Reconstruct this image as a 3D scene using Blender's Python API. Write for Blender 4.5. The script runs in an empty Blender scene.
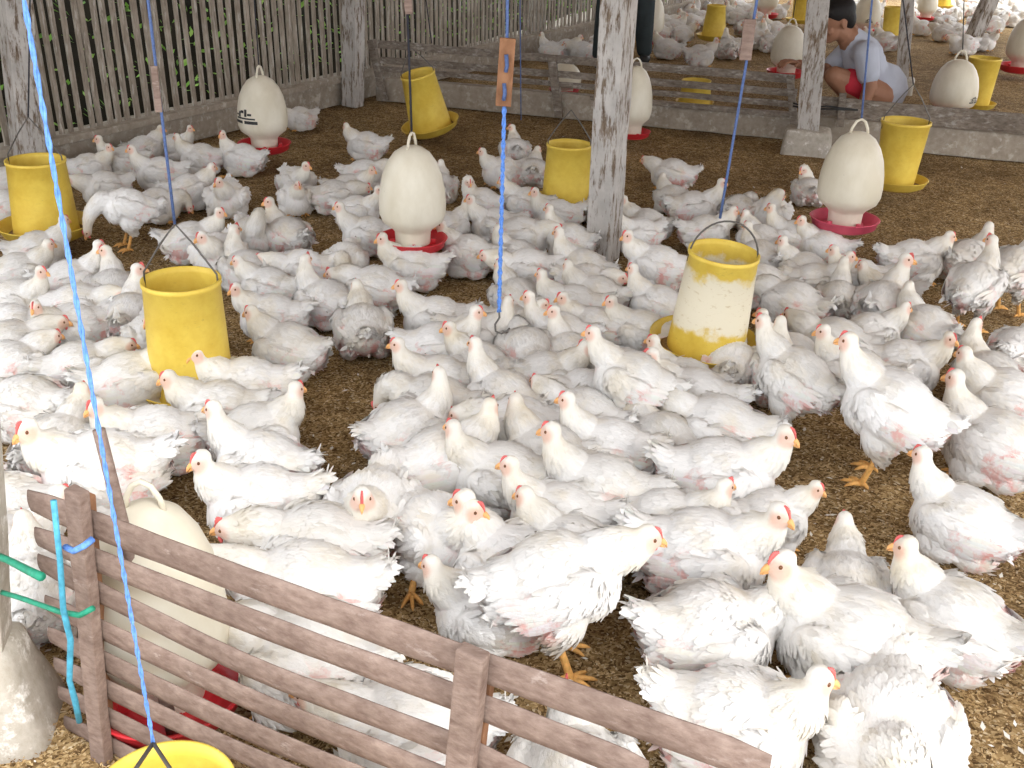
import bpy, bmesh, math, random
from mathutils import Vector, Matrix, Quaternion, noise
from mathutils.bvhtree import BVHTree
PI = math.pi
rad = math.radians

# ------------------------------------------------------------------ camera, sky, sun, exposure
scene = bpy.context.scene
COL = scene.collection
FPX, CAM_H, PITCH, ROLL = 1060.0, 1.70, rad(25.6), rad(1.86)
UNIT = 0.72            # lengths below are in units of 0.72 m; everything is brought to metres at the end of the script
cam_d = bpy.data.cameras.new('camera')
cam_d.sensor_width = 36.0
cam_d.lens = 36.0 * FPX / 1024.0
cam_d.clip_start = 0.05
cam_d.clip_end = 400
cam = bpy.data.objects.new('camera', cam_d)
COL.objects.link(cam)
CAM_M = Matrix.Translation((0, 0, CAM_H)) @ Matrix.Rotation(PI/2 - PITCH, 4, 'X') @ Matrix.Rotation(ROLL, 4, 'Z')
cam.matrix_world = Matrix.Translation((0, 0, CAM_H*UNIT)) @ CAM_M.to_3x3().to_4x4()
scene.camera = cam

world = bpy.data.worlds.new('overcast_sky')
scene.world = world
world.use_nodes = True
bg = world.node_tree.nodes['Background']
bg.inputs['Color'].default_value = (0.93, 0.96, 1.0, 1)
bg.inputs['Strength'].default_value = 1.85

sun_d = bpy.data.lights.new('sun', 'SUN')
sun_d.energy = 3.3
sun_d.angle = rad(38)
sun_d.color = (1.0, 0.97, 0.92)
sun = bpy.data.objects.new('sun', sun_d)
COL.objects.link(sun)
sun.rotation_euler = Vector((-0.66, 0.50, -0.66)).to_track_quat('-Z', 'Y').to_euler()   # hazy daylight through the open front right side

scene.view_settings.view_transform = 'Standard'
scene.view_settings.look = 'None'
scene.view_settings.gamma = 1.0
scene.view_settings.use_curve_mapping = False
scene.view_settings.exposure = 0.66

# ------------------------------------------------------------------ where a pixel of the photograph lies in the place
CAM_O = Vector((0, 0, CAM_H))
CAM_R = CAM_M.to_3x3()
def ray(px, py):
    return CAM_R @ Vector(((px - 512) / FPX, (384 - py) / FPX, -1.0))
def at(px, py, z=0.0):
    d = ray(px, py)
    return CAM_O + d * ((z - CAM_H) / d.z)
def at_y(px, py, Y):
    d = ray(px, py)
    return CAM_O + d * (Y / d.y)
def on_plane(px, py, A, B):
    """the point seen at a pixel on the vertical plane through ground points A and B"""
    n = Vector((-(B.y - A.y), B.x - A.x, 0))
    d = ray(px, py)
    return CAM_O + d * (n.dot(A - CAM_O) / n.dot(d))
def to_px(p):
    q = CAM_R.transposed() @ (Vector(p) - CAM_O)
    return (512 + FPX * q.x / -q.z, 384 - FPX * q.y / -q.z)

# ------------------------------------------------------------------ object helpers
def link(name, me, mat=None, parent=None):
    o = bpy.data.objects.new(name, me)
    COL.objects.link(o)
    if mat is not None and me is not None:
        me.materials.append(mat)
    if parent is not None:
        o.parent = parent
    return o
def from_bm(name, bm, mat=None, parent=None, smooth=True):
    me = bpy.data.meshes.new(name)
    bm.normal_update()
    bm.to_mesh(me)
    bm.free()
    if smooth:
        for p in me.polygons: p.use_smooth = True
    return link(name, me, mat, parent)
def tag(o, label, cat, group=None, kind=None):
    o['label'] = label
    o['category'] = cat
    if group: o['group'] = group
    if kind: o['kind'] = kind
    return o
def struct(o, label=None):
    o['kind'] = 'structure'
    if label: o['label'] = label
    return o
def empty(name, loc=(0, 0, 0), rz=0.0):
    o = bpy.data.objects.new(name, None)
    o.empty_display_size = 0.05
    COL.objects.link(o)
    o.location = loc
    o.rotation_euler = (0, 0, rz)
    return o
def copy_tree(root, loc, rot, scale):
    r = root.copy(); COL.objects.link(r)
    r.location = loc; r.rotation_euler = rot; r.scale = scale
    for ch in root.children:
        c = ch.copy(); COL.objects.link(c); c.parent = r
        for g in ch.children:
            d = g.copy(); COL.objects.link(d); d.parent = c
    return r

def add_box(bm, size, M=Matrix.Identity(4), bevel=0.0, jitter=0.0, cuts=0, rng=None):
    t = bmesh.new()
    bmesh.ops.create_cube(t, size=1.0)
    bmesh.ops.scale(t, vec=size, verts=t.verts)
    if cuts:
        ax = max(range(3), key=lambda i: size[i])
        es = [e for e in t.edges if abs((e.verts[0].co - e.verts[1].co)[ax]) > 1e-6]
        bmesh.ops.subdivide_edges(t, edges=es, cuts=cuts, use_grid_fill=True)
    if bevel:
        bmesh.ops.bevel(t, geom=[e for e in t.edges if e.is_manifold and e.calc_face_angle(0) > 0.5], offset=bevel, segments=2, affect='EDGES', profile=0.6)
    if jitter:
        s = random.random() * 50 if rng is None else rng.random() * 50
        for v in t.verts:
            n = noise.noise_vector(v.co * 7 + Vector((s, s, s)))
            v.co += n * jitter
    t.transform(M)
    me = bpy.data.meshes.new('t'); t.to_mesh(me); t.free(); bm.from_mesh(me); bpy.data.meshes.remove(me)
def frame_along(a, b, up=Vector((0, 0, 1))):
    """matrix whose X runs a->b, Z as near up as it can be, origin at the middle"""
    x = (b - a).normalized()
    y = up.cross(x)
    if y.length < 1e-4: y = Vector((0, 1, 0))
    y.normalize()
    z = x.cross(y).normalized()
    M = Matrix((x, y, z)).transposed().to_4x4()
    M.translation = (a + b) / 2
    return M
def add_bar(bm, a, b, w, h, up=Vector((0, 0, 1)), **k):
    a = Vector(a); b = Vector(b)
    add_box(bm, ((b - a).length, w, h), frame_along(a, b, up), **k)
def add_tube(bm, pts, r, seg=8, closed=False, caps=True):
    pts = [Vector(p) for p in pts]
    n = len(pts)
    rs = r if isinstance(r, (list, tuple)) else [r] * n
    prev = None
    rings = []
    for i, p in enumerate(pts):
        if closed: t = (pts[(i + 1) % n] - pts[i - 1])
        else: t = pts[min(i + 1, n - 1)] - pts[max(i - 1, 0)]
        t.normalize()
        if prev is None:
            u = Vector((0, 0, 1)) if abs(t.z) < 0.9 else Vector((1, 0, 0))
            prev = (u - t * u.dot(t)).normalized()
        else:
            prev = (prev - t * prev.dot(t)).normalized()
        v = t.cross(prev)
        rings.append([bm.verts.new(p + (prev * math.cos(2*PI*k/seg) + v * math.sin(2*PI*k/seg)) * rs[i]) for k in range(seg)])
    m = n if closed else n - 1
    for i in range(m):
        A, B = rings[i], rings[(i + 1) % n]
        for k in range(seg):
            bm.faces.new((A[k], A[(k+1) % seg], B[(k+1) % seg], B[k]))
    if caps and not closed:
        bm.faces.new(rings[0][::-1]); bm.faces.new(rings[-1])
def add_lathe(bm, prof, seg=40, M=Matrix.Identity(4)):
    """prof: list of (r, z); r == 0 at an end closes it"""
    rings = []
    for r, z in prof:
        if r < 1e-6: rings.append([bm.verts.new(M @ Vector((0, 0, z)))])
        else: rings.append([bm.verts.new(M @ Vector((r*math.cos(2*PI*k/seg), r*math.sin(2*PI*k/seg), z))) for k in range(seg)])
    for A, B in zip(rings, rings[1:]):
        for k in range(seg):
            k2 = (k + 1) % seg
            if len(A) == 1 and len(B) == 1: continue
            if len(A) == 1: bm.faces.new((A[0], B[k2], B[k]))
            elif len(B) == 1: bm.faces.new((A[k], A[k2], B[0]))
            else: bm.faces.new((A[k], A[k2], B[k2], B[k]))
def add_ball(bm, c, r, M=None, sub=3):
    t = bmesh.new()
    bmesh.ops.create_icosphere(t, subdivisions=sub, radius=1.0)
    r = (r, r, r) if isinstance(r, (int, float)) else r
    T = Matrix.Translation(c) @ (M.to_4x4() if M else Matrix.Identity(4)) @ Matrix.Diagonal((*r, 1))
    t.transform(T)
    me = bpy.data.meshes.new('t'); t.to_mesh(me); t.free(); bm.from_mesh(me); bpy.data.meshes.remove(me)
def bez(p0, p1, p2, p3, n):
    out = []
    for i in range(n):
        t = i / (n - 1); s = 1 - t
        out.append(p0*s**3 + p1*3*s*s*t + p2*3*s*t*t + p3*t**3)
    return out
def remeshed(bm, voxel, smooth_it=6, name='m'):
    """one continuous skin around overlapping volumes"""
    me = bpy.data.meshes.new(name); bm.to_mesh(me); bm.free()
    o = bpy.data.objects.new('tmp', me); COL.objects.link(o)
    m = o.modifiers.new('r', 'REMESH'); m.mode = 'VOXEL'; m.voxel_size = voxel
    s = o.modifiers.new('s', 'SMOOTH'); s.factor = 0.5; s.iterations = smooth_it
    dg = bpy.context.evaluated_depsgraph_get()
    out = bpy.data.meshes.new_from_object(o.evaluated_get(dg), depsgraph=dg)
    bpy.data.objects.remove(o); bpy.data.meshes.remove(me)
    out.name = name
    for p in out.polygons: p.use_smooth = True
    return out

# ------------------------------------------------------------------ materials
def new_mat(name):
    m = bpy.data.materials.new(name); m.use_nodes = True
    nt = m.node_tree
    return m, nt, nt.nodes['Principled BSDF']
def N(nt, kind, **k):
    n = nt.nodes.new(kind)
    for a, b in k.items():
        if a.startswith('i_'): n.inputs[a[2:].replace('_', ' ')].default_value = b
        else: setattr(n, a, b)
    return n
def ramp(nt, fac, stops):
    r = nt.nodes.new('ShaderNodeValToRGB')
    while len(r.color_ramp.elements) < len(stops): r.color_ramp.elements.new(0.5)
    for e, (p, c) in zip(r.color_ramp.elements, stops):
        e.position = p; e.color = (*c, 1)
    nt.links.new(fac, r.inputs[0])
    return r.outputs[0]
def mixc(nt, fac, a, b, mode='MIX'):
    m = nt.nodes.new('ShaderNodeMix'); m.data_type = 'RGBA'; m.blend_type = mode
    for sock, v in ((m.inputs[0], fac), (m.inputs[6], a), (m.inputs[7], b)):
        if hasattr(v, 'is_output'): nt.links.new(v, sock)
        elif isinstance(v, (int, float)): sock.default_value = v
        else: sock.default_value = (*v, 1)
    return m.outputs[2]
def coords(nt, space='Object', scale=(1, 1, 1), rot=(0, 0, 0), vary=False):
    tc = nt.nodes.new('ShaderNodeTexCoord')
    mp = nt.nodes.new('ShaderNodeMapping')
    mp.inputs['Scale'].default_value = scale; mp.inputs['Rotation'].default_value = rot
    nt.links.new(tc.outputs[space], mp.inputs[0])
    if vary:
        oi = nt.nodes.new('ShaderNodeObjectInfo')
        mu = N(nt, 'ShaderNodeMath', operation='MULTIPLY'); mu.inputs[1].default_value = 37.0
        nt.links.new(oi.outputs['Random'], mu.inputs[0]); nt.links.new(mu.outputs[0], mp.inputs['Location'])
    return mp.outputs[0]
def noise_t(nt, vec, scale, detail=4, rough=0.6):
    n = N(nt, 'ShaderNodeTexNoise'); n.inputs['Scale'].default_value = scale
    n.inputs['Detail'].default_value = detail; n.inputs['Roughness'].default_value = rough
    nt.links.new(vec, n.inputs['Vector'])
    return n.outputs['Fac']
def bump(nt, bs, h, strength, dist):
    b = nt.nodes.new('ShaderNodeBump'); b.inputs['Strength'].default_value = strength; b.inputs['Distance'].default_value = dist
    nt.links.new(h, b.inputs['Height']); nt.links.new(b.outputs[0], bs.inputs['Normal'])
def plain(name, c, rough=0.6, var=0.12, scale=14, metal=0.0, spec=0.3, bmp=0.0):
    m, nt, b = new_mat(name)
    v = coords(nt, vary=True)
    f = noise_t(nt, v, scale)
    lo = tuple(x * (1 - var) for x in c); hi = tuple(min(1, x * (1 + var)) for x in c)
    nt.links.new(ramp(nt, f, [(0.3, lo), (0.7, hi)]), b.inputs['Base Color'])
    b.inputs['Roughness'].default_value = rough; b.inputs['Metallic'].default_value = metal
    b.inputs['Specular IOR Level'].default_value = spec
    if bmp: bump(nt, b, f, bmp, 0.004)
    return m

def wood_mat(name, dark, light, paint=None, paint_amt=0.5, along=(1, 1, 1), rough=0.85, grime=0.45):
    """weathered timber, optionally under flaking lime wash"""
    m, nt, b = new_mat(name)
    v = coords(nt, scale=along, vary=True)
    g = noise_t(nt, v, 30, 6, 0.65)
    c = ramp(nt, g, [(0.30, dark), (0.70, light)])
    big = noise_t(nt, coords(nt, vary=True), 5, 3)
    c = mixc(nt, grime, c, ramp(nt, big, [(0.35, (0.35, 0.32, 0.30)), (0.7, (1, 1, 1))]), 'MULTIPLY')
    if paint:
        pf = noise_t(nt, v, 14, 8, 0.72)
        k = ramp(nt, pf, [(paint_amt - 0.05, (1, 1, 1)), (paint_amt + 0.05, (0, 0, 0))])
        pc = ramp(nt, noise_t(nt, coords(nt, vary=True), 9, 5), [(0.3, tuple(x*0.72 for x in paint)), (0.7, paint)])
        c = mixc(nt, k, c, pc)
    nt.links.new(c, b.inputs['Base Color'])
    b.inputs['Roughness'].default_value = rough; b.inputs['Specular IOR Level'].default_value = 0.2
    bump(nt, b, g, 0.6, 0.004)
    return m

# feathers: the colour attribute holds cream neck, pink skin and grey quills; noise adds each bird's own soiling
def feather_mat():
    m, nt, b = new_mat('white_feathers')
    at_ = N(nt, 'ShaderNodeAttribute', attribute_name='tint')
    oi = N(nt, 'ShaderNodeObjectInfo')
    v = coords(nt, vary=True)
    d = noise_t(nt, v, 9, 4, 0.6)
    cream = mixc(nt, ramp(nt, d, [(0.50, (0, 0, 0)), (0.72, (0.7, 0.7, 0.7))]), (1, 1, 1), (0.93, 0.86, 0.72))
    c = mixc(nt, 1.0, at_.outputs['Color'], cream, 'MULTIPLY')
    # pink bare skin, only where the attribute's alpha allows and different on each bird
    p = noise_t(nt, coords(nt, vary=True, scale=(1.3, 1, 1)), 13, 5, 0.7)
    mul = N(nt, 'ShaderNodeMath', operation='MULTIPLY')
    pr = ramp(nt, p, [(0.47, (0, 0, 0)), (0.60, (0.85, 0.85, 0.85))])
    sep = N(nt, 'ShaderNodeSeparateColor'); nt.links.new(pr, sep.inputs[0])
    nt.links.new(sep.outputs[0], mul.inputs[0]); nt.links.new(at_.outputs['Alpha'], mul.inputs[1])
    c = mixc(nt, mul.outputs[0], c, (0.80, 0.36, 0.32))
    # each bird a little whiter or greyer
    w = ramp(nt, oi.outputs['Random'], [(0, (0.88, 0.87, 0.85)), (1, (1, 1, 1))])
    c = mixc(nt, 1.0, c, w, 'MULTIPLY')
    nt.links.new(c, b.inputs['Base Color'])
    b.inputs['Roughness'].default_value = 0.95; b.inputs['Specular IOR Level'].default_value = 0.08
    b.inputs['Sheen Weight'].default_value = 0.15
    f = noise_t(nt, coords(nt, scale=(1, 3, 3)), 70, 3, 0.7)
    bump(nt, b, f, 0.55, 0.003)
    return m

M_FEATHER = feather_mat()
M_COMB = plain('red_comb', (0.74, 0.15, 0.14), 0.5, 0.2, 60)
M_BEAK = plain('horn_beak', (0.86, 0.45, 0.17), 0.45, 0.15, 60)
M_EYE = plain('amber_eye', (0.16, 0.06, 0.02), 0.15, 0.2, 200, spec=0.6)
M_LEG = plain('yellow_scaly_leg', (0.78, 0.42, 0.13), 0.6, 0.2, 90, bmp=0.3)
# ------------------------------------------------------------------ the setting
def litter_mat():
    m, nt, b = new_mat('rice_husk_litter')
    v = coords(nt, 'Object')
    vo = N(nt, 'ShaderNodeTexVoronoi'); vo.inputs['Scale'].default_value = 150; vo.inputs['Randomness'].default_value = 1
    w = N(nt, 'ShaderNodeTexNoise'); w.inputs['Scale'].default_value = 20; w.inputs['Detail'].default_value = 3
    nt.links.new(v, w.inputs['Vector'])
    mx = nt.nodes.new('ShaderNodeMix'); mx.data_type = 'VECTOR'; mx.inputs[0].default_value = 0.05
    nt.links.new(v, mx.inputs[4]); nt.links.new(w.outputs['Color'], mx.inputs[5])
    nt.links.new(mx.outputs[1], vo.inputs['Vector'])
    sp = N(nt, 'ShaderNodeSeparateColor'); nt.links.new(vo.outputs['Color'], sp.inputs[0])
    c = ramp(nt, sp.outputs[0], [(0.0, (0.12, 0.070, 0.03)), (0.30, (0.27, 0.17, 0.075)), (0.62, (0.46, 0.31, 0.14)), (0.90, (0.66, 0.48, 0.25)), (1.0, (0.85, 0.72, 0.50))])
    big = noise_t(nt, v, 1.6, 5, 0.6)
    c = mixc(nt, 1.0, c, ramp(nt, big, [(0.32, (0.52, 0.50, 0.50)), (0.62, (1.0, 1.0, 1.0))]), 'MULTIPLY')
    mid = noise_t(nt, v, 14, 4, 0.6)
    c = mixc(nt, 0.6, c, ramp(nt, mid, [(0.35, (0.45, 0.42, 0.40)), (0.60, (1.0, 1.0, 1.0))]), 'MULTIPLY')
    nt.links.new(c, b.inputs['Base Color'])
    b.inputs['Roughness'].default_value = 0.95; b.inputs['Specular IOR Level'].default_value = 0.1
    bump(nt, b, sp.outputs[1], 0.7, 0.006)
    return m
M_LITTER = litter_mat()
bm = bmesh.new()
bmesh.ops.create_grid(bm, x_segments=240, y_segments=260, size=1.0)
for v in bm.verts:
    v.co.x = v.co.x*13 + 5; v.co.y = v.co.y*14 + 13
    v.co.z = -0.004 + 0.006*noise.noise(v.co*2.3)*1.0 - 0.003
floor_o = struct(from_bm('floor', bm, M_LITTER), 'floor deep in brown rice husk litter')

LW_A, LW_B = at(0, 190), at(376, 100)
LW_D = (LW_B - LW_A).normalized()
LW_D = (at(700, 15) - LW_A).normalized()
LW_N = Vector((LW_D.y, -LW_D.x, 0))          # towards the inside
def lw(s, out=0.0, z=0.0): return LW_A + LW_D*s - LW_N*out + Vector((0, 0, z))

M_WASH = wood_mat('lime_washed_concrete', (0.40, 0.36, 0.30), (0.56, 0.52, 0.46), (0.88, 0.85, 0.81), 0.40, rough=0.95, grime=0.12)
M_CURB = wood_mat('stained_concrete_curb', (0.34, 0.29, 0.23), (0.47, 0.41, 0.34), (0.60, 0.55, 0.48), 0.42, rough=0.95, grime=0.3)
M_PICKET = wood_mat('weathered_bamboo', (0.27, 0.22, 0.17), (0.50, 0.44, 0.37), (0.60, 0.56, 0.50), 0.42, along=(2, 2, 0.35))
M_POST = wood_mat('flaking_white_timber', (0.13, 0.085, 0.055), (0.30, 0.24, 0.18), (0.56, 0.53, 0.50), 0.54, along=(2.4, 2.4, 0.5))
M_GREYWOOD = wood_mat('grey_bamboo_slat', (0.15, 0.12, 0.095), (0.36, 0.31, 0.26), (0.45, 0.42, 0.38), 0.42, along=(0.5, 2, 2))
M_BROWNWOOD = wood_mat('brown_bamboo_slat', (0.20, 0.135, 0.11), (0.36, 0.27, 0.225), (0.42, 0.34, 0.30), 0.34, along=(0.5, 2.2, 2.2))
M_REDWOOD = wood_mat('reddish_timber', (0.22, 0.10, 0.05), (0.42, 0.22, 0.12), None, along=(1, 1, 0.5))
M_YELLOW = None

# left wall: curb with bamboo pickets on it
CURB_H = 0.18
bm = bmesh.new()
add_bar(bm, lw(-2.2, 0.06, CURB_H/2), lw(16.5, 0.06, CURB_H/2), 0.12, CURB_H, bevel=0.012)
add_bar(bm, lw(-2.2, 0.055, CURB_H + 0.02), lw(16.5, 0.055, CURB_H + 0.02), 0.17, 0.045, bevel=0.008)
struct(from_bm('wall_left', bm, M_CURB, smooth=False), 'whitewashed concrete curb under the picket wall')
rp = random.Random(11)
bm = bmesh.new()
s = -2.0
while s < 16.3:
    w = rp.uniform(0.032, 0.046)
    ln = 0.0
    t1 = rp.uniform(-0.035, 0.02)
    add_bar(bm, lw(s + 0.04, 0.05, CURB_H + 0.02), lw(s + t1, 0.05 + rp.uniform(-0.01, 0.01), 2.25 + rp.uniform(-0.05, 0.05)), rp.uniform(0.010, 0.014), w, up=LW_D, cuts=3, jitter=0.004, rng=rp)
    s += w + rp.uniform(0.022, 0.056)
add_bar(bm, lw(-2.2, 0.075, 2.2), lw(16.5, 0.075, 2.2), 0.04, 0.06)
add_bar(bm, lw(-2.2, 0.075, 1.15), lw(16.5, 0.075, 1.15), 0.03, 0.04)
o = struct(from_bm('trim_1', bm, M_PICKET, smooth=False), 'weathered bamboo pickets on the left wall')

# leaves outside the pickets, and an added near-black backdrop standing in for shade
m, nt, b = new_mat('near_black_backdrop')
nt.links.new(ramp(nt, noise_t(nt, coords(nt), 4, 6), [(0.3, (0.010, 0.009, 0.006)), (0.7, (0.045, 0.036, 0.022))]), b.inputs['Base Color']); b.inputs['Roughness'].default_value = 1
bm = bmesh.new()
rows = []
for i in range(90):
    s = -3 + 21*i/89
    far = max(0, (s - 5.5)/10)
    row = []
    for j in range(14):
        t = j/13
        o_ = 0.75 + 1.1*t + 0.15*noise.noise(Vector((s*1.3, t*4, 0))) + far*1.3
        z_ = 2.9*t**0.6*(1 - 0.8*min(1, far)) + 0.2*noise.noise(Vector((s*0.9, t*3, 5))) - 0.05
        row.append(bm.verts.new(lw(s, o_, z_)))
    rows.append(row)
for A, Bq in zip(rows, rows[1:]):
    for j in range(13): bm.faces.new((A[j], A[j+1], Bq[j+1], Bq[j]))
backdrop = from_bm('shade_backdrop', bm, m)
tag(backdrop, 'added dark bank rising outside the picket wall', 'backdrop', kind='stuff')
m, nt, b = new_mat('green_leaves')
oi = coords(nt)
nt.links.new(ramp(nt, noise_t(nt, oi, 8, 3), [(0.3, (0.09, 0.22, 0.03)), (0.5, (0.25, 0.55, 0.07)), (0.7, (0.50, 0.72, 0.18))]), b.inputs['Base Color']); b.inputs['Roughness'].default_value = 0.6
b.inputs['Transmission Weight'].default_value = 0.0
bm = bmesh.new()
for k in range(14000):
    s = rp.uniform(-2.5, 17); far = max(0, min(1, (s - 4.5)/6))
    if rp.random() > 0.35 + 0.65*far: continue
    p = lw(s, rp.uniform(0.20, 0.75), abs(rp.gauss(0, 1))*0.9 + 0.2)
    if p.z > 2.6: continue
    d = Vector([rp.gauss(0, 1) for _ in range(3)]).normalized()
    u = d.cross(Vector((rp.random(), rp.random(), 1))).normalized()
    L = rp.uniform(0.03, 0.075); W = L*rp.uniform(0.18, 0.32)
    vs = [bm.verts.new(p), bm.verts.new(p + d*L*0.5 + u*W), bm.verts.new(p + d*L), bm.verts.new(p + d*L*0.5 - u*W)]
    bm.faces.new(vs)
tag(from_bm('hedge_leaves', bm, m), 'green leaves showing through the gaps of the picket wall', 'leaves', kind='stuff')
# pale ground outside
bm = bmesh.new()
A0, A1 = lw(-4, 0.12, 0.02), lw(18, 0.12, 0.02)
vs = [bm.verts.new(A0), bm.verts.new(A1), bm.verts.new(A1 - LW_N*6), bm.verts.new(A0 - LW_N*6)]
bm.faces.new(vs)
struct(from_bm('ground_outside', bm, plain('pale_bare_ground', (0.55, 0.50, 0.42), 0.95)), 'pale bare ground outside the pickets')

# ---------------------------------------------------------------- posts
def post(px_b, py_b, wpx, ztop, px_t, label, mat=M_POST, depth=0.9, footing=None, turn=0.25, z_b=0.0, name='timber_post', flare=0.0):
    """timber post whose foot is seen at (px_b, py_b); it leans so that its line passes through px_t at the frame's top"""
    p = at(px_b, py_b, 0)
    ppm = FPX / -((CAM_R.transposed() @ (p - CAM_O)).z)
    w = wpx/ppm
    top = at_y(px_t, 0, p.y)
    d = (top - p) / max(0.2, top.z - p.z)
    root = empty(name, p)
    bm = bmesh.new()
    a = d*z_b; b_ = d*ztop
    xd = Vector((math.cos(turn), math.sin(turn), 0))
    z = d.normalized(); y = z.cross(xd).normalized(); x = y.cross(z)
    M = Matrix((x, y, z)).transposed().to_4x4(); M.translation = (a + b_)/2
    add_box(bm, (w, w*depth, (b_ - a).length), M, bevel=0.006, cuts=14, jitter=0.006)
    link_o = from_bm('shaft', bm, mat, root, smooth=False)
    if footing:
        fw, fh = footing[0]/ppm, footing[1]
        bm = bmesh.new()
        add_box(bm, (fw, fw*0.9, fh + 0.05), Matrix.Translation((0, 0, fh/2 - 0.025)) @ Matrix.Rotation(turn, 4, 'Z'), bevel=0.03, cuts=2, jitter=0.012)
        if flare:
            for v in bm.verts:
                k = 1 + flare*max(0, 1 - v.co.z/fh); v.co.x *= k; v.co.y *= k
        from_bm('concrete_footing', bm, M_WASH, root)
    tag(root, label, 'post', 'timber posts of the shed')
    return root
post(602, 258, 26, 2.9, 619, 'thick flaking white timber post standing among the hens in the centre', turn=-0.55, depth=1.0)
post(806, 151, 21, 2.9, 818, 'white timber post on a concrete footing beside the crouching person', turn=-0.25, footing=(44, 0.16), flare=0.12)
post(901, 93, 12, 2.9, 908, 'slim timber post on a pale footing right of the crouching person', turn=-0.3, footing=(21, 0.14))
post(967, 50, 13, 2.9, 990, 'whitish leaning timber post in the far pen, hens round its foot', turn=0.3)
p_ = post(353, 106, 17, 2.6, 353, 'white timber corner post where the slatted partition meets the picket wall', turn=-0.5)
post(32, 186, 27, 2.7, 14, 'broad pale timber post against the picket wall at the left edge', turn=0.9, depth=0.7)
post(536, 52, 12, 2.6, 536, 'pale timber post of the picket wall behind the partition end', turn=0.6)
post(677, 20, 8, 2.6, 677, 'distant white timber post of the picket wall near the standing person', turn=0.6)
post(1001, 1, 7, 2.6, 1003, 'most distant timber post at the upper right', turn=0.3)
post(-12, 722, 46, 2.4, -62, 'whitewashed post with a flared concrete base at the left edge', mat=M_WASH, footing=(84, 0.22), flare=0.5, turn=0.2)

# ---------------------------------------------------------------- partition between the pens
PA, PB = at(378, 101), at(1024, 163)
PD = (PB - PA).normalized(); PN = Vector((PD.y, -PD.x, 0))      # PN points to the camera side
if PN.y > 0: PN = -PN
PL = (PB - PA).length
bm = bmesh.new()
add_bar(bm, PA - PD*0.02 + Vector((0, 0, 0.095)) - PN*0.05, PA + PD*(PL + 2.5) + Vector((0, 0, 0.095)) - PN*0.05, 0.10, 0.19, bevel=0.012, cuts=40, jitter=0.006)
struct(from_bm('wall_back', bm, M_CURB, smooth=False), 'stained concrete curb between the pens')

def pt(px, py, off=0.0):
    A = PA + PN*off; return on_plane(px, py, A, A + PD)
root = empty('slatted_partition', PA + PD*0.02)
inv = Matrix.Translation(-root.location)
def slat_obj(name, parent, pts, w, h, mat, up=Vector((0, 0, 1)), jit=0.006):
    bm = bmesh.new()
    add_bar(bm, inv @ pts[0], inv @ pts[1], w, h, up=up, bevel=0.003, cuts=16, jitter=jit)
    return from_bm(name, bm, mat, parent, smooth=False)
for (a, b_, h) in (((378, 44), (795, 79), 0.060), ((380, 60), (797, 93), 0.052), ((381, 68.5), (797, 105), 0.042), ((590, 98), (797, 116), 0.035)):
    slat_obj('slat', root, (pt(*a, 0.03), pt(*b_, 0.03)), 0.016, h, M_GREYWOOD)
for (a, b_, w) in (((371, 40), (385, 101), 0.055), ((552, 56), (559, 117), 0.06), ((790, 76), (794, 128), 0.05)):
    slat_obj('upright', root, (pt(*a, 0.055), pt(*b_, 0.055)), 0.05, w, M_GREYWOOD, up=PD)
tag(root, 'low grey bamboo slat partition standing on the curb behind the flock', 'fence')
# plank right of the post
root = empty('weathered_plank', pt(822, 118)); inv = Matrix.Translation(-root.location)
bm = bmesh.new()
pA, pB = pt(812, 105, 0.02), pt(1024, 124, 0.02)
pB = pA + (pB - pA)*1.9
add_bar(bm, inv @ pA, inv @ pB, 0.03, 0.135, bevel=0.004, cuts=20, jitter=0.006)
from_bm('board', bm, M_GREYWOOD, root, smooth=False)
bm = bmesh.new()
add_bar(bm, inv @ pt(843, 93, 0.05), inv @ pt(840, 127, 0.05), 0.02, 0.05, up=PD, bevel=0.003)
from_bm('upright', bm, M_GREYWOOD, root, smooth=False)
bm = bmesh.new()
add_bar(bm, inv @ pt(890, 110, 0.0), inv @ pt(890, 140, 0.0), 0.02, 0.04, up=PD, bevel=0.003)
from_bm('batten', bm, M_GREYWOOD, root, smooth=False)
tag(root, 'wide weathered plank set above the curb right of the white post', 'plank')
# dark ties round the post by the plank
bm = bmesh.new()
for dz in (0, 0.02):
    a = pt(793, 106, 0.10); c = pt(826, 109, 0.10)
    add_tube(bm, [a + Vector((0, 0, dz)), (a + c)/2 + PN*0.06 + Vector((0, 0, dz*0.4)), c + Vector((0, 0, dz)), pt(858, 110, 0.06)], 0.006, 6)
tag(from_bm('tie_cord', bm, plain('black_cord', (0.03, 0.03, 0.03), 0.7)), 'black cord tied round the white post above its footing', 'cord')

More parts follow.
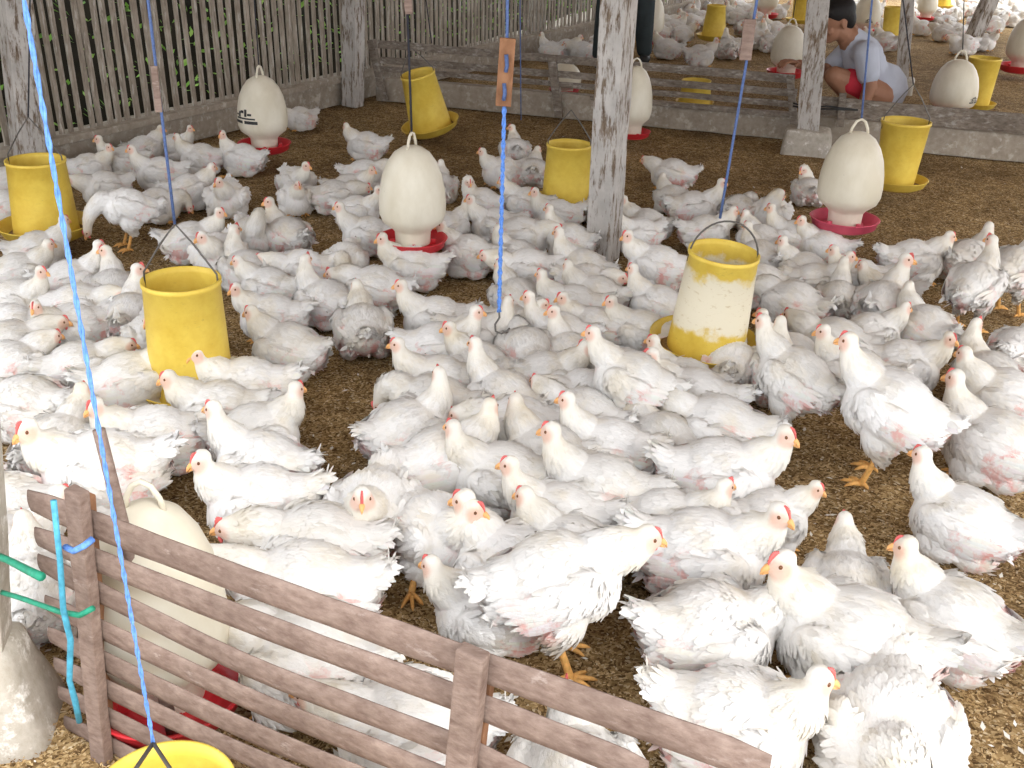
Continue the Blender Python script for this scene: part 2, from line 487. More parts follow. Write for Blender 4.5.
# ---------------------------------------------------------------- feeders and drinkers
def yellow_mat(name, worn):
    m, nt, b = new_mat(name)
    v = coords(nt, vary=False)
    g = noise_t(nt, coords(nt, vary=True), 12, 5, 0.65)
    c = ramp(nt, g, [(0.30, (0.68, 0.46, 0.06)), (0.72, (0.82, 0.62, 0.11))])
    if worn:
        sx = N(nt, 'ShaderNodeSeparateXYZ'); nt.links.new(v, sx.inputs[0])
        ad = N(nt, 'ShaderNodeMath', operation='MULTIPLY_ADD'); nt.links.new(g, ad.inputs[0]); ad.inputs[1].default_value = 0.16; nt.links.new(sx.outputs[2], ad.inputs[2])
        k = ramp(nt, ad.outputs[0], [(0.205, (0, 0, 0)), (0.235, (1, 1, 1)), (0.415, (1, 1, 1)), (0.445, (0, 0, 0))])
        c = mixc(nt, k, c, ramp(nt, noise_t(nt, coords(nt, scale=(1, 1, 2.5)), 25, 5), [(0.25, (0.55, 0.42, 0.20)), (0.40, (0.84, 0.77, 0.60))]))
    sc = noise_t(nt, coords(nt, scale=(1, 1, 4), vary=True), 30, 6, 0.8)
    c = mixc(nt, ramp(nt, sc, [(0.60, (0, 0, 0)), (0.72, (0.6, 0.6, 0.6))]), c, (0.30, 0.19, 0.06))
    nt.links.new(c, b.inputs['Base Color'])
    b.inputs['Roughness'].default_value = 0.5; b.inputs['Specular IOR Level'].default_value = 0.35
    return m
M_YEL = yellow_mat('yellow_plastic', False)
M_YELW = yellow_mat('worn_yellow_plastic', True)
M_WIRE = plain('steel_wire', (0.14, 0.13, 0.12), 0.5, metal=0.6)
M_FEED = plain('mash_feed', (0.36, 0.24, 0.12), 0.95, 0.4, 90, bmp=0.6)
M_TRAY = plain('red_plastic', (0.62, 0.030, 0.040), 0.4, 0.15, 10, spec=0.4)
M_PINKTRAY = plain('pinkish_red_plastic', (0.62, 0.085, 0.14), 0.45, 0.15, 10, spec=0.4)
M_BLACKMARK = plain('black_print', (0.04, 0.04, 0.04), 0.6)
def cream(name):
    m, nt, b = new_mat(name)
    g = noise_t(nt, coords(nt, scale=(1, 1, 0.5), vary=True), 6, 5, 0.6)
    c = ramp(nt, g, [(0.35, (0.66, 0.60, 0.47)), (0.65, (0.80, 0.75, 0.63))])
    sc = noise_t(nt, coords(nt, scale=(1, 1, 1), vary=True), 34, 5, 0.8)
    c = mixc(nt, ramp(nt, sc, [(0.66, (0, 0, 0)), (0.74, (0.6, 0.6, 0.6))]), c, (0.34, 0.28, 0.18))
    nt.links.new(c, b.inputs['Base Color'])
    b.inputs['Roughness'].default_value = 0.42; b.inputs['Specular IOR Level'].default_value = 0.4
    b.inputs['Subsurface Weight'].default_value = 0.0
    return m
M_CREAM = cream('cream_plastic')

def ppm_at(p): return FPX / -((CAM_R.transposed() @ (Vector(p) - CAM_O)).z)
def spot(px, py, z):
    p = at(px, py, z); k = ppm_at(p)
    el = math.atan2(CAM_H - z, math.hypot(p.x, p.y))
    return p, k, math.cos(el)
def shell(prof_out, t=0.004):
    inner = [(max(0.0, r - t), z + (t if i == 0 else 0)) for i, (r, z) in enumerate(prof_out)]
    return prof_out + inner[::-1]
def feeder(px, py, z, wt, wb, wp, hpx, label, tilt=(0, 0), worn=False, wire='V', seed=0):
    p, k, ce = spot(px, py, z)
    rt, rb, rpn, H = wt/2/k, wb/2/k, wp/2/k, hpx/k/ce
    root = empty('poultry_feeder', p)
    root.rotation_euler = (rad(tilt[0]), rad(tilt[1]), 0)
    ph = rpn*0.30
    bm = bmesh.new()
    add_lathe(bm, [(0, 0.0), (rpn*0.72, 0.0), (rpn*0.90, ph*0.35), (rpn, ph), (rpn*1.02, ph*1.03), (rpn*1.0, ph*1.08), (rpn*0.965, ph), (rpn*0.87, ph*0.38), (rpn*0.68, 0.008), (0, 0.008)], 48)
    from_bm('pan', bm, M_YEL, root)
    bm = bmesh.new()
    add_lathe(bm, [(0, 0.010), (rpn*0.70, 0.012), (rpn*0.80, ph*0.32), (rb*0.8, ph*0.55), (0, ph*0.6)], 40)
    for v in bm.verts: v.co.z += 0.004*noise.noise(v.co*40)
    from_bm('feed', bm, M_FEED, root)
    bm = bmesh.new()
    z0 = ph*0.30
    add_lathe(bm, [(rb*0.985, z0), (rb, z0 + 0.01), (rb*0.6 + rt*0.4, z0 + (H - z0)*0.4), (rt, H*0.955), (rt*1.035, H*0.96), (rt*1.035, H), (rt*0.985, H), (rt*0.955, H*0.95), (rb*0.94, z0 + 0.01), (rb*0.94, z0)], 56)
    from_bm('tube', bm, M_YELW if worn else M_YEL, root)
    if wire:
        bm = bmesh.new()
        hh = rt*1.15 if wire == 'arc' else rt*1.5
        if wire == 'arc':
            pts = [Vector((rt*math.cos(a), 0, H - 0.03 + hh*math.sin(a))) for a in [PI*i/18 for i in range(19)]]
            pts[0].z = pts[-1].z = H - 0.05
        else:
            pts = [Vector((-rt*0.98, 0, H - 0.05)), Vector((-rt*0.96, 0, H + 0.02)), Vector((-rt*0.45, 0, H + hh*0.62)), Vector((0, 0, H + hh)), Vector((rt*0.45, 0, H + hh*0.62)), Vector((rt*0.96, 0, H + 0.02)), Vector((rt*0.98, 0, H - 0.05))]
        add_tube(bm, pts, 0.0035, 6)
        from_bm('wire_handle', bm, M_WIRE, root)
    tag(root, label, 'feeder', 'yellow tube feeders')
    return root, p + Vector((0, 0, H + (rt*1.15 - 0.03 if wire == 'arc' else rt*1.5)))
def drinker(px, py, z, wb, wp, hpx, label, tray=True, mat=None, mark=None, legs=False, yaw=0):
    p, k, ce = spot(px, py, z)
    rb, rp_, H = wb/2/k, wp/2/k, hpx/k/ce
    root = empty('poultry_drinker', p, rad(yaw))
    th = rp_*0.33
    bm = bmesh.new()
    add_lathe(bm, [(0, 0), (rp_*0.74, 0), (rp_*0.92, th*0.3), (rp_*0.98, th*0.95), (rp_*1.02, th), (rp_*1.0, th*1.06), (rp_*0.945, th), (rp_*0.87, th*0.35), (rp_*0.70, 0.01), (rp_*0.58, 0.014), (rp_*0.56, th*0.5), (rp_*0.50, th*0.55), (0, th*0.5)], 56)
    tr = from_bm('tray', bm, mat or M_TRAY, root)
    for a in range(4):
        bm = bmesh.new()
        M = Matrix.Rotation(a*PI/2 + 0.5, 4, 'Z') @ Matrix.Translation((rp_*0.60, 0, th*0.62))
        add_box(bm, (rp_*0.14, rp_*0.10, th*0.5), M, bevel=0.003)
        from_bm('lug', bm, mat or M_TRAY, tr)
    bm = bmesh.new()
    n0 = th*0.45
    P = [(rb*0.52, n0), (rb*0.54, n0 + (H-n0)*0.13), (rb*0.62, n0 + (H-n0)*0.17), (rb*0.90, n0 + (H-n0)*0.245), (rb*0.985, n0 + (H-n0)*0.32), (rb, n0 + (H-n0)*0.42), (rb*0.965, n0 + (H-n0)*0.56), (rb*0.875, n0 + (H-n0)*0.71), (rb*0.73, n0 + (H-n0)*0.83), (rb*0.53, n0 + (H-n0)*0.925), (rb*0.28, n0 + (H-n0)*0.98), (0, H)]
    add_lathe(bm, P, 64)
    bell = from_bm('bell_jar', bm, M_CREAM, root)
    if mark:
        ang, zf, size = mark
        bm = bmesh.new()
        def surf(a, zz):
            f = (zz - n0)/(H - n0)
            r = rb
            for (r0, z0_), (r1, z1) in zip(P, P[1:]):
                if z0_ <= zz <= z1: r = r0 + (r1 - r0)*(zz - z0_)/(z1 - z0_)
            return Vector((math.cos(a)*(r + 0.0015), math.sin(a)*(r + 0.0015), zz))
        def patch(a0, a1, z0_, z1):
            n = 5
            vs = [[bm.verts.new(surf(a0 + (a1 - a0)*i/n, zz)) for i in range(n+1)] for zz in (z0_, z1)]
            for i in range(n): bm.faces.new((vs[0][i], vs[0][i+1], vs[1][i+1], vs[1][i]))
        zc = H*zf; a = rad(ang)
        for (u0, u1, v0, v1) in ((-1, -0.15, -0.5, -0.32), (0.0, 0.95, -0.5, -0.30), (-0.8, 0.8, -0.22, -0.12), (-0.55, -0.35, -0.1, 0.25), (-0.35, -0.05, 0.15, 0.32), (0.0, 0.2, -0.05, 0.40), (0.25, 0.55, 0.02, 0.16), (-0.9, -0.6, -0.02, 0.08)):
            patch(a + u0*size/rb, a + u1*size/rb, zc + v0*size, zc + v1*size)
        from_bm('printed_mark', bm, M_BLACKMARK, bell, smooth=False)
    bm = bmesh.new()
    hr = rb*0.24
    pts = [Vector((-hr*1.15, 0, H - 0.016)), Vector((-hr, 0, H + 0.012)), Vector((-hr*0.55, 0, H + hr*1.2)), Vector((0, 0, H + hr*1.5)), Vector((hr*0.55, 0, H + hr*1.2)), Vector((hr, 0, H + 0.012)), Vector((hr*1.15, 0, H - 0.016))]
    add_tube(bm, pts, max(0.005, rb*0.045), 8)
    from_bm('handle', bm, M_CREAM, root)
    tag(root, label, 'drinker', 'bell drinkers')
    return root, p + Vector((0, 0, H + hr*1.5))

F1 = feeder(48, 236, 0.06, 54, 62, 90, 74, 'yellow tube feeder hanging by the picket wall at the left edge')
F2 = feeder(194, 396, 0.03, 72, 80, 108, 112, 'yellow tube feeder in the middle of the left flock')
F3 = feeder(432, 131, 0.06, 33, 42, 58, 58, 'tilted yellow feeder hanging over open litter in front of the partition', tilt=(8, -13))
F4 = feeder(566, 208, 0.05, 43, 50, 66, 62, 'yellow tube feeder standing just left of the thick centre post')
F5 = feeder(704, 354, 0.08, 66, 77, 112, 101, 'large yellow feeder with a dirty pale band, right of the centre post', tilt=(3, 3.5), worn=True, wire='arc')
F6 = feeder(894, 187, 0.08, 46, 36, 62, 64, 'yellow feeder with a wire hanger behind the drinker with pink tray')
F7 = feeder(713, 40, 0.05, 18, 24, 34, 33, 'small yellow feeder on the far litter right of the standing person')
F8 = feeder(975, 108, 0.05, 30, 24, 38, 48, 'yellow feeder beyond the plank, beside the second drinker from the right', wire=None)
F9 = feeder(694, 107, 0.02, 28, 32, 38, 26, 'yellow feeder seen through the slats right of the centre post', wire=None)
F10 = feeder(889, 43, 0.05, 20, 15, 22, 34, 'yellow feeder behind the crouching person', wire=None)
F11 = feeder(799, 23, 0.05, 17, 15, 27, 26, 'far yellow feeder cut by the frame above the white post', wire=None)
F12 = feeder(943, 8, 0.05, 14, 12, 18, 24, 'farthest yellow feeder at the upper right edge of the frame', wire=None)
W1 = drinker(265, 151, 0.10, 49, 52, 72, 'cream drinker with red tray hanging by the picket wall', mark=(-197, 0.52, 0.095), yaw=75)
W2 = drinker(413, 248, 0.15, 66, 68, 98, 'large cream drinker with red tray hanging left of the hook rope', yaw=70)
W3 = drinker(843, 228, 0.16, 62, 67, 93, 'cream drinker with pinkish red tray hanging over the right flock', mat=M_PINKTRAY)
W4 = drinker(631, 137, 0.08, 37, 38, 68, 'cream drinker with red tray half hidden by the centre post')
W5 = drinker(785, 77, 0.06, 34, 38, 49, 'cream drinker with red tray left of the crouching person')
W6 = drinker(948, 122, 0.04, 45, 50, 60, 'cream drinker behind the weathered plank, black print on its side', mark=(-50, 0.42, 0.055))
W7 = drinker(1019, 72, 0.06, 34, 42, 52, 'cream drinker with red tray cut by the right edge of the frame')
W8 = drinker(649, 43, 0.06, 27, 27, 46, 'cream drinker behind the trousered leg right of the centre post')
W9 = drinker(764, 18, 0.06, 24, 27, 38, 'distant cream drinker with red tray at the top, left of the white post')
W10 = drinker(864, 35, 0.03, 27, 28, 38, 'cream drinker with black print right behind the head of the crouching person', mark=(-95, 0.40, 0.05))
W11 = drinker(925, 20, 0.05, 19, 18, 30, 'distant cream drinker with red tray behind the slim far post')
W12 = drinker(564, 94, 0.02, 33, 30, 30, 'cream drinker seen through the slats left of the centre post', )
W13 = drinker(172, 704, 0.01, 128, 150, 178, 'big cream drinker with red tray standing behind the front slatted gate')

# near feeder, cut off by the bottom of the frame
zr = 0.42
pr = at(163, 793, zr); kr = ppm_at(pr); rr = 70/kr
root = empty('poultry_feeder', (pr.x, pr.y, 0.02))
Hn = zr - 0.02
bm = bmesh.new(); add_lathe(bm, [(0, 0), (rr*1.2, 0), (rr*1.5, 0.03), (rr*1.6, 0.07), (rr*1.57, 0.072), (rr*1.45, 0.035), (rr*1.15, 0.008), (0, 0.008)], 48); from_bm('pan', bm, M_YEL, root)
bm = bmesh.new(); add_lathe(bm, [(rr*1.1, 0.03), (rr*1.02, Hn*0.5), (rr*0.98, Hn*0.95), (rr*1.03, Hn*0.96), (rr*1.03, Hn), (rr*0.97, Hn), (rr*0.93, Hn*0.94), (rr*1.04, 0.03)], 64); from_bm('tube', bm, M_YEL, root)
bm = bmesh.new(); add_lathe(bm, [(0, Hn*0.52), (rr*0.5, Hn*0.5), (rr*0.97, Hn*0.45)], 40); from_bm('feed', bm, M_FEED, root)
bm = bmesh.new(); cz = Hn + 0.035
for a in (200, 330):
    d = Vector((math.cos(rad(a)), math.sin(rad(a)), 0))*rr
    add_tube(bm, [d + Vector((0, 0, Hn - 0.05)), d*0.99 + Vector((0, 0, Hn + 0.004)), d*0.5 + Vector((0, 0, Hn + 0.03)), Vector((-rr*0.30, rr*0.62, cz))], 0.0035, 6)
from_bm('wire_handle', bm, M_WIRE, root)
tag(root, 'yellow feeder cut off at the bottom left, hung on the long blue rope', 'feeder', 'yellow tube feeders')
F13_top = Vector((pr.x - rr*0.30, pr.y + rr*0.62, 0.02 + cz))

# ---------------------------------------------------------------- ropes
M_BLUE = plain('bright_blue_rope', (0.12, 0.27, 0.70), 0.7, 0.3, 120)
M_BLUE2 = plain('faded_blue_rope', (0.09, 0.14, 0.30), 0.8, 0.3, 120)
M_DARK = plain('dark_cord', (0.035, 0.035, 0.045), 0.8)
def rope(a, b_, r, mat, label, twist=False, group='hanging cords'):
    a = Vector(a); b_ = Vector(b_)
    root = empty('hanging_rope', a)
    bm = bmesh.new(); L = (b_ - a).length
    n = max(12, int(L/0.02)) if twist else 8
    for st in range(2 if twist else 1):
        pts = []
        for i in range(n + 1):
            t = i/n; ph = t*L*90 + st*PI
            off = Vector((math.cos(ph), math.sin(ph), 0))*r*0.7 if twist else Vector((0, 0, 0))
            pts.append((b_ - a)*t + off)
        add_tube(bm, pts, r*(0.75 if twist else 1), 6)
    from_bm('cord', bm, mat, root)
    tag(root, label, 'rope', group)
    return root
def rope_up(p, ztop, r, mat, label, topx=None, **k):
    p = Vector(p)
    q = p + Vector((0, 0, ztop - p.z))
    if topx is not None:                       # a slight lean, as measured
        t = at_y(topx, 0, p.y); q = p + (t - p)*((ztop - p.z)/(t.z - p.z))
    return rope(p, q, r, mat, label, **k), q
def adjuster(px, py0, py1, Y, label, wpx=9, mat=M_REDWOOD, holes=False):
    a = at_y(px[0], py0, Y); b_ = at_y(px[1], py1, Y); k = ppm_at(a)
    root = empty('wooden_rope_toggle', b_)
    bm = bmesh.new()
    add_bar(bm, b_ - b_, a - b_, wpx/k*0.35, wpx/k, up=Vector((1, 0, 0)), bevel=0.002, cuts=3, jitter=0.001)
    from_bm('block', bm, mat, root, smooth=False)
    if holes:
        for f in (0.2, 0.62):
            bm = bmesh.new()
            c = (a - b_)*f; add_tube(bm, [c + Vector((0, -0.012, -0.02)), c + Vector((0.003, -0.018, 0)), c + Vector((0, -0.012, 0.03))], 0.006, 6)
            from_bm('rope_loop', bm, M_BLUE2, root)
    tag(root, label, 'toggle', 'wooden rope toggles')
rope_up(F13_top, 2.5, 0.0027, M_BLUE, 'long bright blue rope running down the left side to the near feeder', topx=24, twist=True)
# centre rope with toggle and hook
Yc = 3.3
hk = at_y(499, 312, Yc)
_, q = rope_up(hk, at_y(503, 105, Yc).z, 0.006, M_BLUE, 'bright blue rope with a bare wire hook hanging in front of the flock', topx=507, twist=True)
hookr = _
bm = bmesh.new()
add_tube(bm, [Vector(c) for c in ((0, 0, 0.01), (0.002, 0, -0.02), (-0.012, 0, -0.045), (-0.010, 0, -0.07), (0.010, 0, -0.078), (0.030, 0, -0.066), (0.038, 0, -0.058))], 0.0035, 6)
from_bm('wire_hook', bm, M_WIRE, hookr)
adjuster((508, 503), 38, 106, Yc - 0.01, 'reddish wooden toggle with two rope holes at the top centre', 16, holes=True)
rope(at_y(507, 45, Yc), at_y(508, -60, Yc), 0.005, M_BLUE2, 'short faded blue rope above the reddish wooden toggle')
_, q = rope_up(W2[1], 2.6, 0.005, M_DARK, 'dark blue cord holding the big drinker left of the hook rope', topx=407)
adjuster((405, 409), -30, 14, W2[1].y - 0.012, 'dark wooden toggle at the frame top above the big drinker', 8, mat=M_BROWNWOOD)
rope_up(F2[1], 2.5, 0.005, M_BLUE2, 'faded blue cord holding the left flock feeder', topx=148)
adjuster((154, 159), 66, 112, F2[1].y - 0.012, 'thin wooden toggle in front of the picket wall', 7, mat=M_BROWNWOOD)
rope_up(F5[1], 2.5, 0.005, M_BLUE2, 'faded blue cord rising from the dirty pale-banded feeder', topx=757)
adjuster((750, 745), 19, 60, F5[1].y - 0.012, 'wooden toggle in front of the far hens right of the centre post', 12, mat=M_BROWNWOOD)
rope_up(W3[1], 2.5, 0.005, M_BLUE2, 'blue cord passing the crouching person down to the pink-tray drinker', topx=872)
rope_up(F6[1], 2.5, 0.004, M_DARK, 'dark cord beside the slim post, holding the feeder with wire hanger', topx=903)
rope_up(F3[1], 2.5, 0.004, M_DARK, 'thin dark cord holding the tilted back feeder', topx=426)
rope_up(W6[1], 2.5, 0.004, M_DARK, 'thin dark cord above the drinker behind the plank', topx=964)
rope_up(F1[1], 2.5, 0.004, M_DARK, 'thin dark cord above the left wall feeder', topx=30)
rope_up(W1[1], 2.5, 0.004, M_DARK, 'thin dark cord above the small drinker by the picket wall')
rope_up(W5[1], 2.5, 0.004, M_DARK, 'thin cord above the drinker left of the crouching person')
rope_up(F7[1], 2.5, 0.004, M_DARK, 'thin cord above the far feeder right of the standing person')
rope_up(at_y(521, 120, 7.6), 2.5, 0.004, M_BLUE2, 'thin empty blue cord hanging left of the centre post', topx=520)

# ---------------------------------------------------------------- front gate of bamboo slats
GA = at(76, 505, 0.62); GB = at(478, 652, 0.62); GA.z = GB.z = 0
def gp(px, py, off=0.0):
    d = (GB - GA).normalized(); n = Vector((d.y, -d.x, 0))
    if n.y > 0: n = -n
    A = GA + n*off
    return on_plane(px, py, A, A + d)
GD = (GB - GA).normalized()
root = empty('slatted_gate', (GA.x, GA.y, 0)); inv = Matrix.Translation(-root.location)
rails = [  # (left px, y), (middle px, y), (right px, y), height px at the left
 ((30, 500), (250, 583), (470, 662), 0.046),
 ((37, 536), (250, 621), (470, 702), 0.042),
 ((40, 562), (250, 668), (470, 750), 0.040),
 ((47, 603), (250, 700), (475, 790), 0.040),
 ((50, 634), (250, 732), (475, 822), 0.040),
 ((56, 664), (250, 757), (475, 850), 0.040),
 ((60, 692), (250, 787), (475, 882), 0.038),
 ((66, 722), (250, 815), (475, 905), 0.036)]
for i, (a, m_, b_, h) in enumerate(rails):
    bm = bmesh.new()
    pts = [gp(*a, 0.0), gp(*m_, 0.0), gp(*b_, 0.0)]
    if i < 3: pts.append(gp(*[(770, 768), (648, 772), (560, 795)][i], 0.0))
    else: pts.append(pts[-1] + (pts[-1] - pts[-2])*0.7)
    # smooth the run a little, then sweep a half-round bamboo strip
    P2 = []
    for j in range(len(pts) - 1):
        for t in [q/8 for q in range(8)]: P2.append(pts[j].lerp(pts[j+1], t))
    P2.append(pts[-1])
    for _ in range(4): P2 = [P2[0]] + [(P2[j-1] + P2[j]*2 + P2[j+1])/4 for j in range(1, len(P2)-1)] + [P2[-1]]
    n = Vector((GD.y, -GD.x, 0)); n = n if n.y < 0 else -n
    prof = [(-0.5, 0.0), (-0.48, 0.35), (-0.25, 0.75), (0, 0.9), (0.25, 0.75), (0.48, 0.35), (0.5, 0.0), (0.25, -0.12), (-0.25, -0.12)]
    rng_ = random.Random(i)
    prev = None
    for j, p in enumerate(P2):
        hh = h*1.38*(1 + 0.08*noise.noise(Vector((i*3.1, j*0.4, 0))))
        if j in (0, len(P2)-1): hh *= 0.75
        ring = [bm.verts.new(inv @ (p + Vector((0, 0, u*hh)) + n*(w*0.007))) for u, w in prof]
        if prev:
            for q in range(len(ring)): bm.faces.new((prev[q], prev[(q+1) % 9], ring[(q+1) % 9], ring[q]))
        else: bm.faces.new(ring[::-1])
        prev = ring
    bm.faces.new(prev)
    from_bm('rail', bm, M_BROWNWOOD, root)
def upright(top, bot, w, off, mat=M_BROWNWOOD, dpt=0.04, ext=1.0):
    a, b_ = gp(*top, off), gp(*bot, off)
    d = (b_ - a); b_ = a + d*((a.z + 0.01)/max(0.05, (a.z - b_.z))) if ext else b_
    bm = bmesh.new(); add_bar(bm, inv @ a, inv @ b_, dpt, w, up=GD, bevel=0.004, cuts=8, jitter=0.003)
    from_bm('upright', bm, mat, root, smooth=False)
upright((77, 490), (100, 742), 0.040, 0.022, dpt=0.026)
upright((86, 494), (108, 742), 0.030, -0.022, M_REDWOOD, dpt=0.02)
upright((474, 650), (461, 768), 0.048, 0.022, dpt=0.026)
upright((488, 664), (474, 768), 0.026, -0.022, M_REDWOOD, dpt=0.02)
tag(root, 'brown bamboo slat gate crossing the lower left foreground', 'gate')
# brown stick behind the gate
a, b_ = gp(99, 430, -0.08), gp(121, 520, -0.08)
b_ = a + (b_ - a)*((a.z - 0.0)/(a.z - b_.z))
bm = bmesh.new(); add_tube(bm, [a - b_, (a - b_)*0.5 + Vector((0.003, 0, 0)), Vector((0, 0, 0))], [0.012, 0.013, 0.014], 10)
for v in bm.verts: v.co += noise.noise_vector(v.co*9)*0.002
o = from_bm('wooden_stick', bm, M_BROWNWOOD); o.location = b_
tag(o, 'upright brown stick behind the gate post, white hen behind it', 'stick')
# ties and ribbons
def ribbon(name, pts, w, mat, label):
    bm = bmesh.new(); add_tube(bm, pts, w, 8)
    for v in bm.verts: v.co += noise.noise_vector(v.co*30)*0.003
    tag(from_bm(name, bm, mat), label, 'ribbon')
M_TEAL = plain('teal_plastic_twine', (0.07, 0.32, 0.46), 0.5, 0.3, 60)
M_GREEN = plain('green_plastic_tape', (0.02, 0.25, 0.15), 0.5, 0.2, 60)
ribbon('teal_twine', [gp(53, 500, .085), gp(60, 560, .09), gp(64, 610, .09), gp(71, 640, .085), gp(69, 680, .09), gp(75, 700, .09), gp(80, 722, .085)], 0.006, M_TEAL, 'teal plastic twine hanging down the left gate upright')
ribbon('blue_tie', [gp(66, 546, .075), gp(74, 551, .082), gp(84, 546, .08), gp(93, 540, .06)], 0.006, M_BLUE, 'bright blue tie knotted round the left gate upright')
ribbon('green_tape', [gp(-10, 553, .03), gp(8, 560, .04), gp(30, 572, .06), gp(42, 577, .085)], 0.008, M_GREEN, 'dark green plastic tape stretched to the left post, upper one')
ribbon('green_string', [gp(-12, 588, .03), gp(20, 598, .05), gp(60, 612, .075), (gp(80, 616, .078)), gp(93, 608, .07)], 0.0055, M_GREEN, 'thin green string tied round the gate upright, lower one')

# ---------------------------------------------------------------- people
M_SKIN = plain('brown_skin', (0.36, 0.18, 0.11), 0.6, 0.08, 12)
M_HAIR = plain('black_hair', (0.012, 0.010, 0.010), 0.6, 0.2, 60)
M_SHIRT = plain('pale_grey_shirt', (0.52, 0.55, 0.64), 0.9, 0.06, 6, bmp=0.2)
M_SHORTS = plain('red_shorts', (0.50, 0.03, 0.05), 0.8, 0.15, 10)
M_TROUSER = plain('dark_green_grey_trousers', (0.035, 0.045, 0.048), 0.9, 0.2, 10)
M_SHOE = plain('black_rubber_boot', (0.02, 0.02, 0.02), 0.5)
def chain(bm, pts, rs, sub=2):
    for (a, b_), (r0, r1) in zip(zip(pts, pts[1:]), zip(rs, rs[1:])):
        a = Vector(a); b_ = Vector(b_)
        n = max(2, int((b_ - a).length/(min(r0, r1)*0.35)))
        for i in range(n + 1):
            t = i/n; add_ball(bm, a.lerp(b_, t), r0 + (r1 - r0)*t, sub=sub)
def put(name, bm, vox, mat, parent, sm=4):
    me = remeshed(bm, vox, sm, name); return link(name, me, mat, parent)
def head(bm, c, fwd, up, s=1.0):
    """skull, jaw, nose, brow, ears, lips about centre c"""
    fwd = fwd.normalized(); sd = up.cross(fwd).normalized(); up = fwd.cross(sd).normalized()
    R = Matrix((fwd, sd, up)).transposed()
    def B(p, r): add_ball(bm, c + R @ (Vector(p)*s), tuple(x*s for x in r), R, 3)
    B((-0.012, 0, 0.025), (0.098, 0.075, 0.088)); B((0.030, 0, -0.040), (0.060, 0.055, 0.062)); B((0.060, 0, -0.080), (0.026, 0.030, 0.022))
    B((0.090, 0, -0.018), (0.020, 0.012, 0.026)); B((0.098, 0, -0.032), (0.012, 0.015, 0.009)); B((0.078, 0, 0.022), (0.016, 0.050, 0.010))
    B((0.086, 0, -0.054), (0.010, 0.024, 0.006)); B((0.084, 0, -0.064), (0.010, 0.021, 0.006))
    for q in (-1, 1): B((-0.005, q*0.078, -0.010), (0.018, 0.008, 0.032)); B((0.065, q*0.035, -0.025), (0.02, 0.022, 0.02))
    return R
def hand(bm, w, d, nrm, curl=0.5, s=1.0):
    """palm with four unequal curled fingers and a thumb from its side"""
    d = d.normalized(); sd = d.cross(nrm).normalized(); nrm = sd.cross(d).normalized()
    add_ball(bm, w + d*0.045*s, (0.048*s, 0.040*s, 0.017*s), Matrix((d, sd, nrm)).transposed(), 3)
    for k, L in enumerate((0.070, 0.080, 0.074, 0.058)):
        b0 = w + d*0.080*s + sd*((k - 1.5)*0.021*s)
        j1 = b0 + (d*math.cos(curl*0.6) - nrm*math.sin(curl*0.6))*L*0.5*s
        j2 = j1 + (d*math.cos(curl*1.6) - nrm*math.sin(curl*1.6))*L*0.5*s
        chain(bm, [b0 - d*0.02*s, b0, j1, j2], [0.009*s, 0.0095*s, 0.0085*s, 0.007*s])
    t0 = w + d*0.025*s - sd*0.032*s
    chain(bm, [t0, t0 + (d*0.5 - sd*0.75)*0.04*s, t0 + (d*0.9 - sd*0.8 - nrm*0.3)*0.06*s], [0.012*s, 0.010*s, 0.008*s])

# crouching person: joints in metres about the spot where he squats
g = at(856, 118)
def Q(px, py, dy=0.0):
    p = at_y(px, py, g.y + dy); return p - g
root = empty('person', g)
hc = Q(836, 21, 0.02); 
fwd = Vector((-1, -0.25, -0.42)); upv = Vector((-0.35, -0.1, 1))
neck = Q(850, 38, 0.05); chest = Q(863, 57, 0.06); belly = Q(869, 82, 0.06); hip = Q(872, 104, 0.06)
hip.z = max(hip.z, 0.20)
shR, shL = Q(866, 53, -0.19), Q(850, 50, 0.30)
elR, haR = Q(870, 88, -0.27), Q(860, 112, -0.32)
elL, haL = Q(826, 72, 0.22), Q(799, 64, 0.12)
hipR, hipL = hip + Vector((0.0, -0.13, 0.0)), hip + Vector((0, 0.15, 0))
knR, knL = Q(834, 76, -0.18), Q(838, 72, 0.28)
anR = Vector((hip.x - 0.14, -0.12, 0.08)); anL = Vector((hip.x - 0.12, 0.22, 0.08))
bm = bmesh.new()
head(bm, hc, fwd, upv, 1.42)
chain(bm, [hc + Vector((0.04, 0, -0.07)), neck], [0.078, 0.085])
chain(bm, [neck, chest, belly, hip], [0.10, 0.145, 0.15, 0.16])
chain(bm, [shL, shR], [0.075, 0.075])
chain(bm, [shR, elR, haR], [0.075, 0.058, 0.037]); chain(bm, [shL, elL, haL], [0.075, 0.058, 0.037])
hand(bm, haR, (haR - elR), Vector((-1, 0, 0)), 0.5, 1.35); hand(bm, haL, (haL - elL), Vector((0, 0, 1)), 0.7, 1.35)
chain(bm, [hipR, knR, anR], [0.125, 0.078, 0.052]); chain(bm, [hipL, knL, anL], [0.125, 0.078, 0.052])
for an in (anR, anL): chain(bm, [an + Vector((0.03, 0, -0.045)), an + Vector((-0.08, 0, -0.05)), an + Vector((-0.25, 0, -0.06))], [0.040, 0.040, 0.024])
body = put('body', bm, 0.0075, M_SKIN, root, 3)
bm = bmesh.new()
chain(bm, [neck + Vector((0.02, 0, -0.015)), chest, belly, hip + Vector((0.05, 0, 0.03))], [0.105, 0.165, 0.182, 0.215])
chain(bm, [shL, shR], [0.095, 0.095])
for s_, e_ in ((shR, elR), (shL, elL)): chain(bm, [s_, s_.lerp(e_, 0.60)], [0.100, 0.092])
put('shirt', bm, 0.011, M_SHIRT, root)
bm = bmesh.new()
for h_, k_ in ((hipR, knR), (hipL, knL)): chain(bm, [h_, h_.lerp(k_, 0.3), h_.lerp(k_, 0.66)], [0.095, 0.115, 0.112])
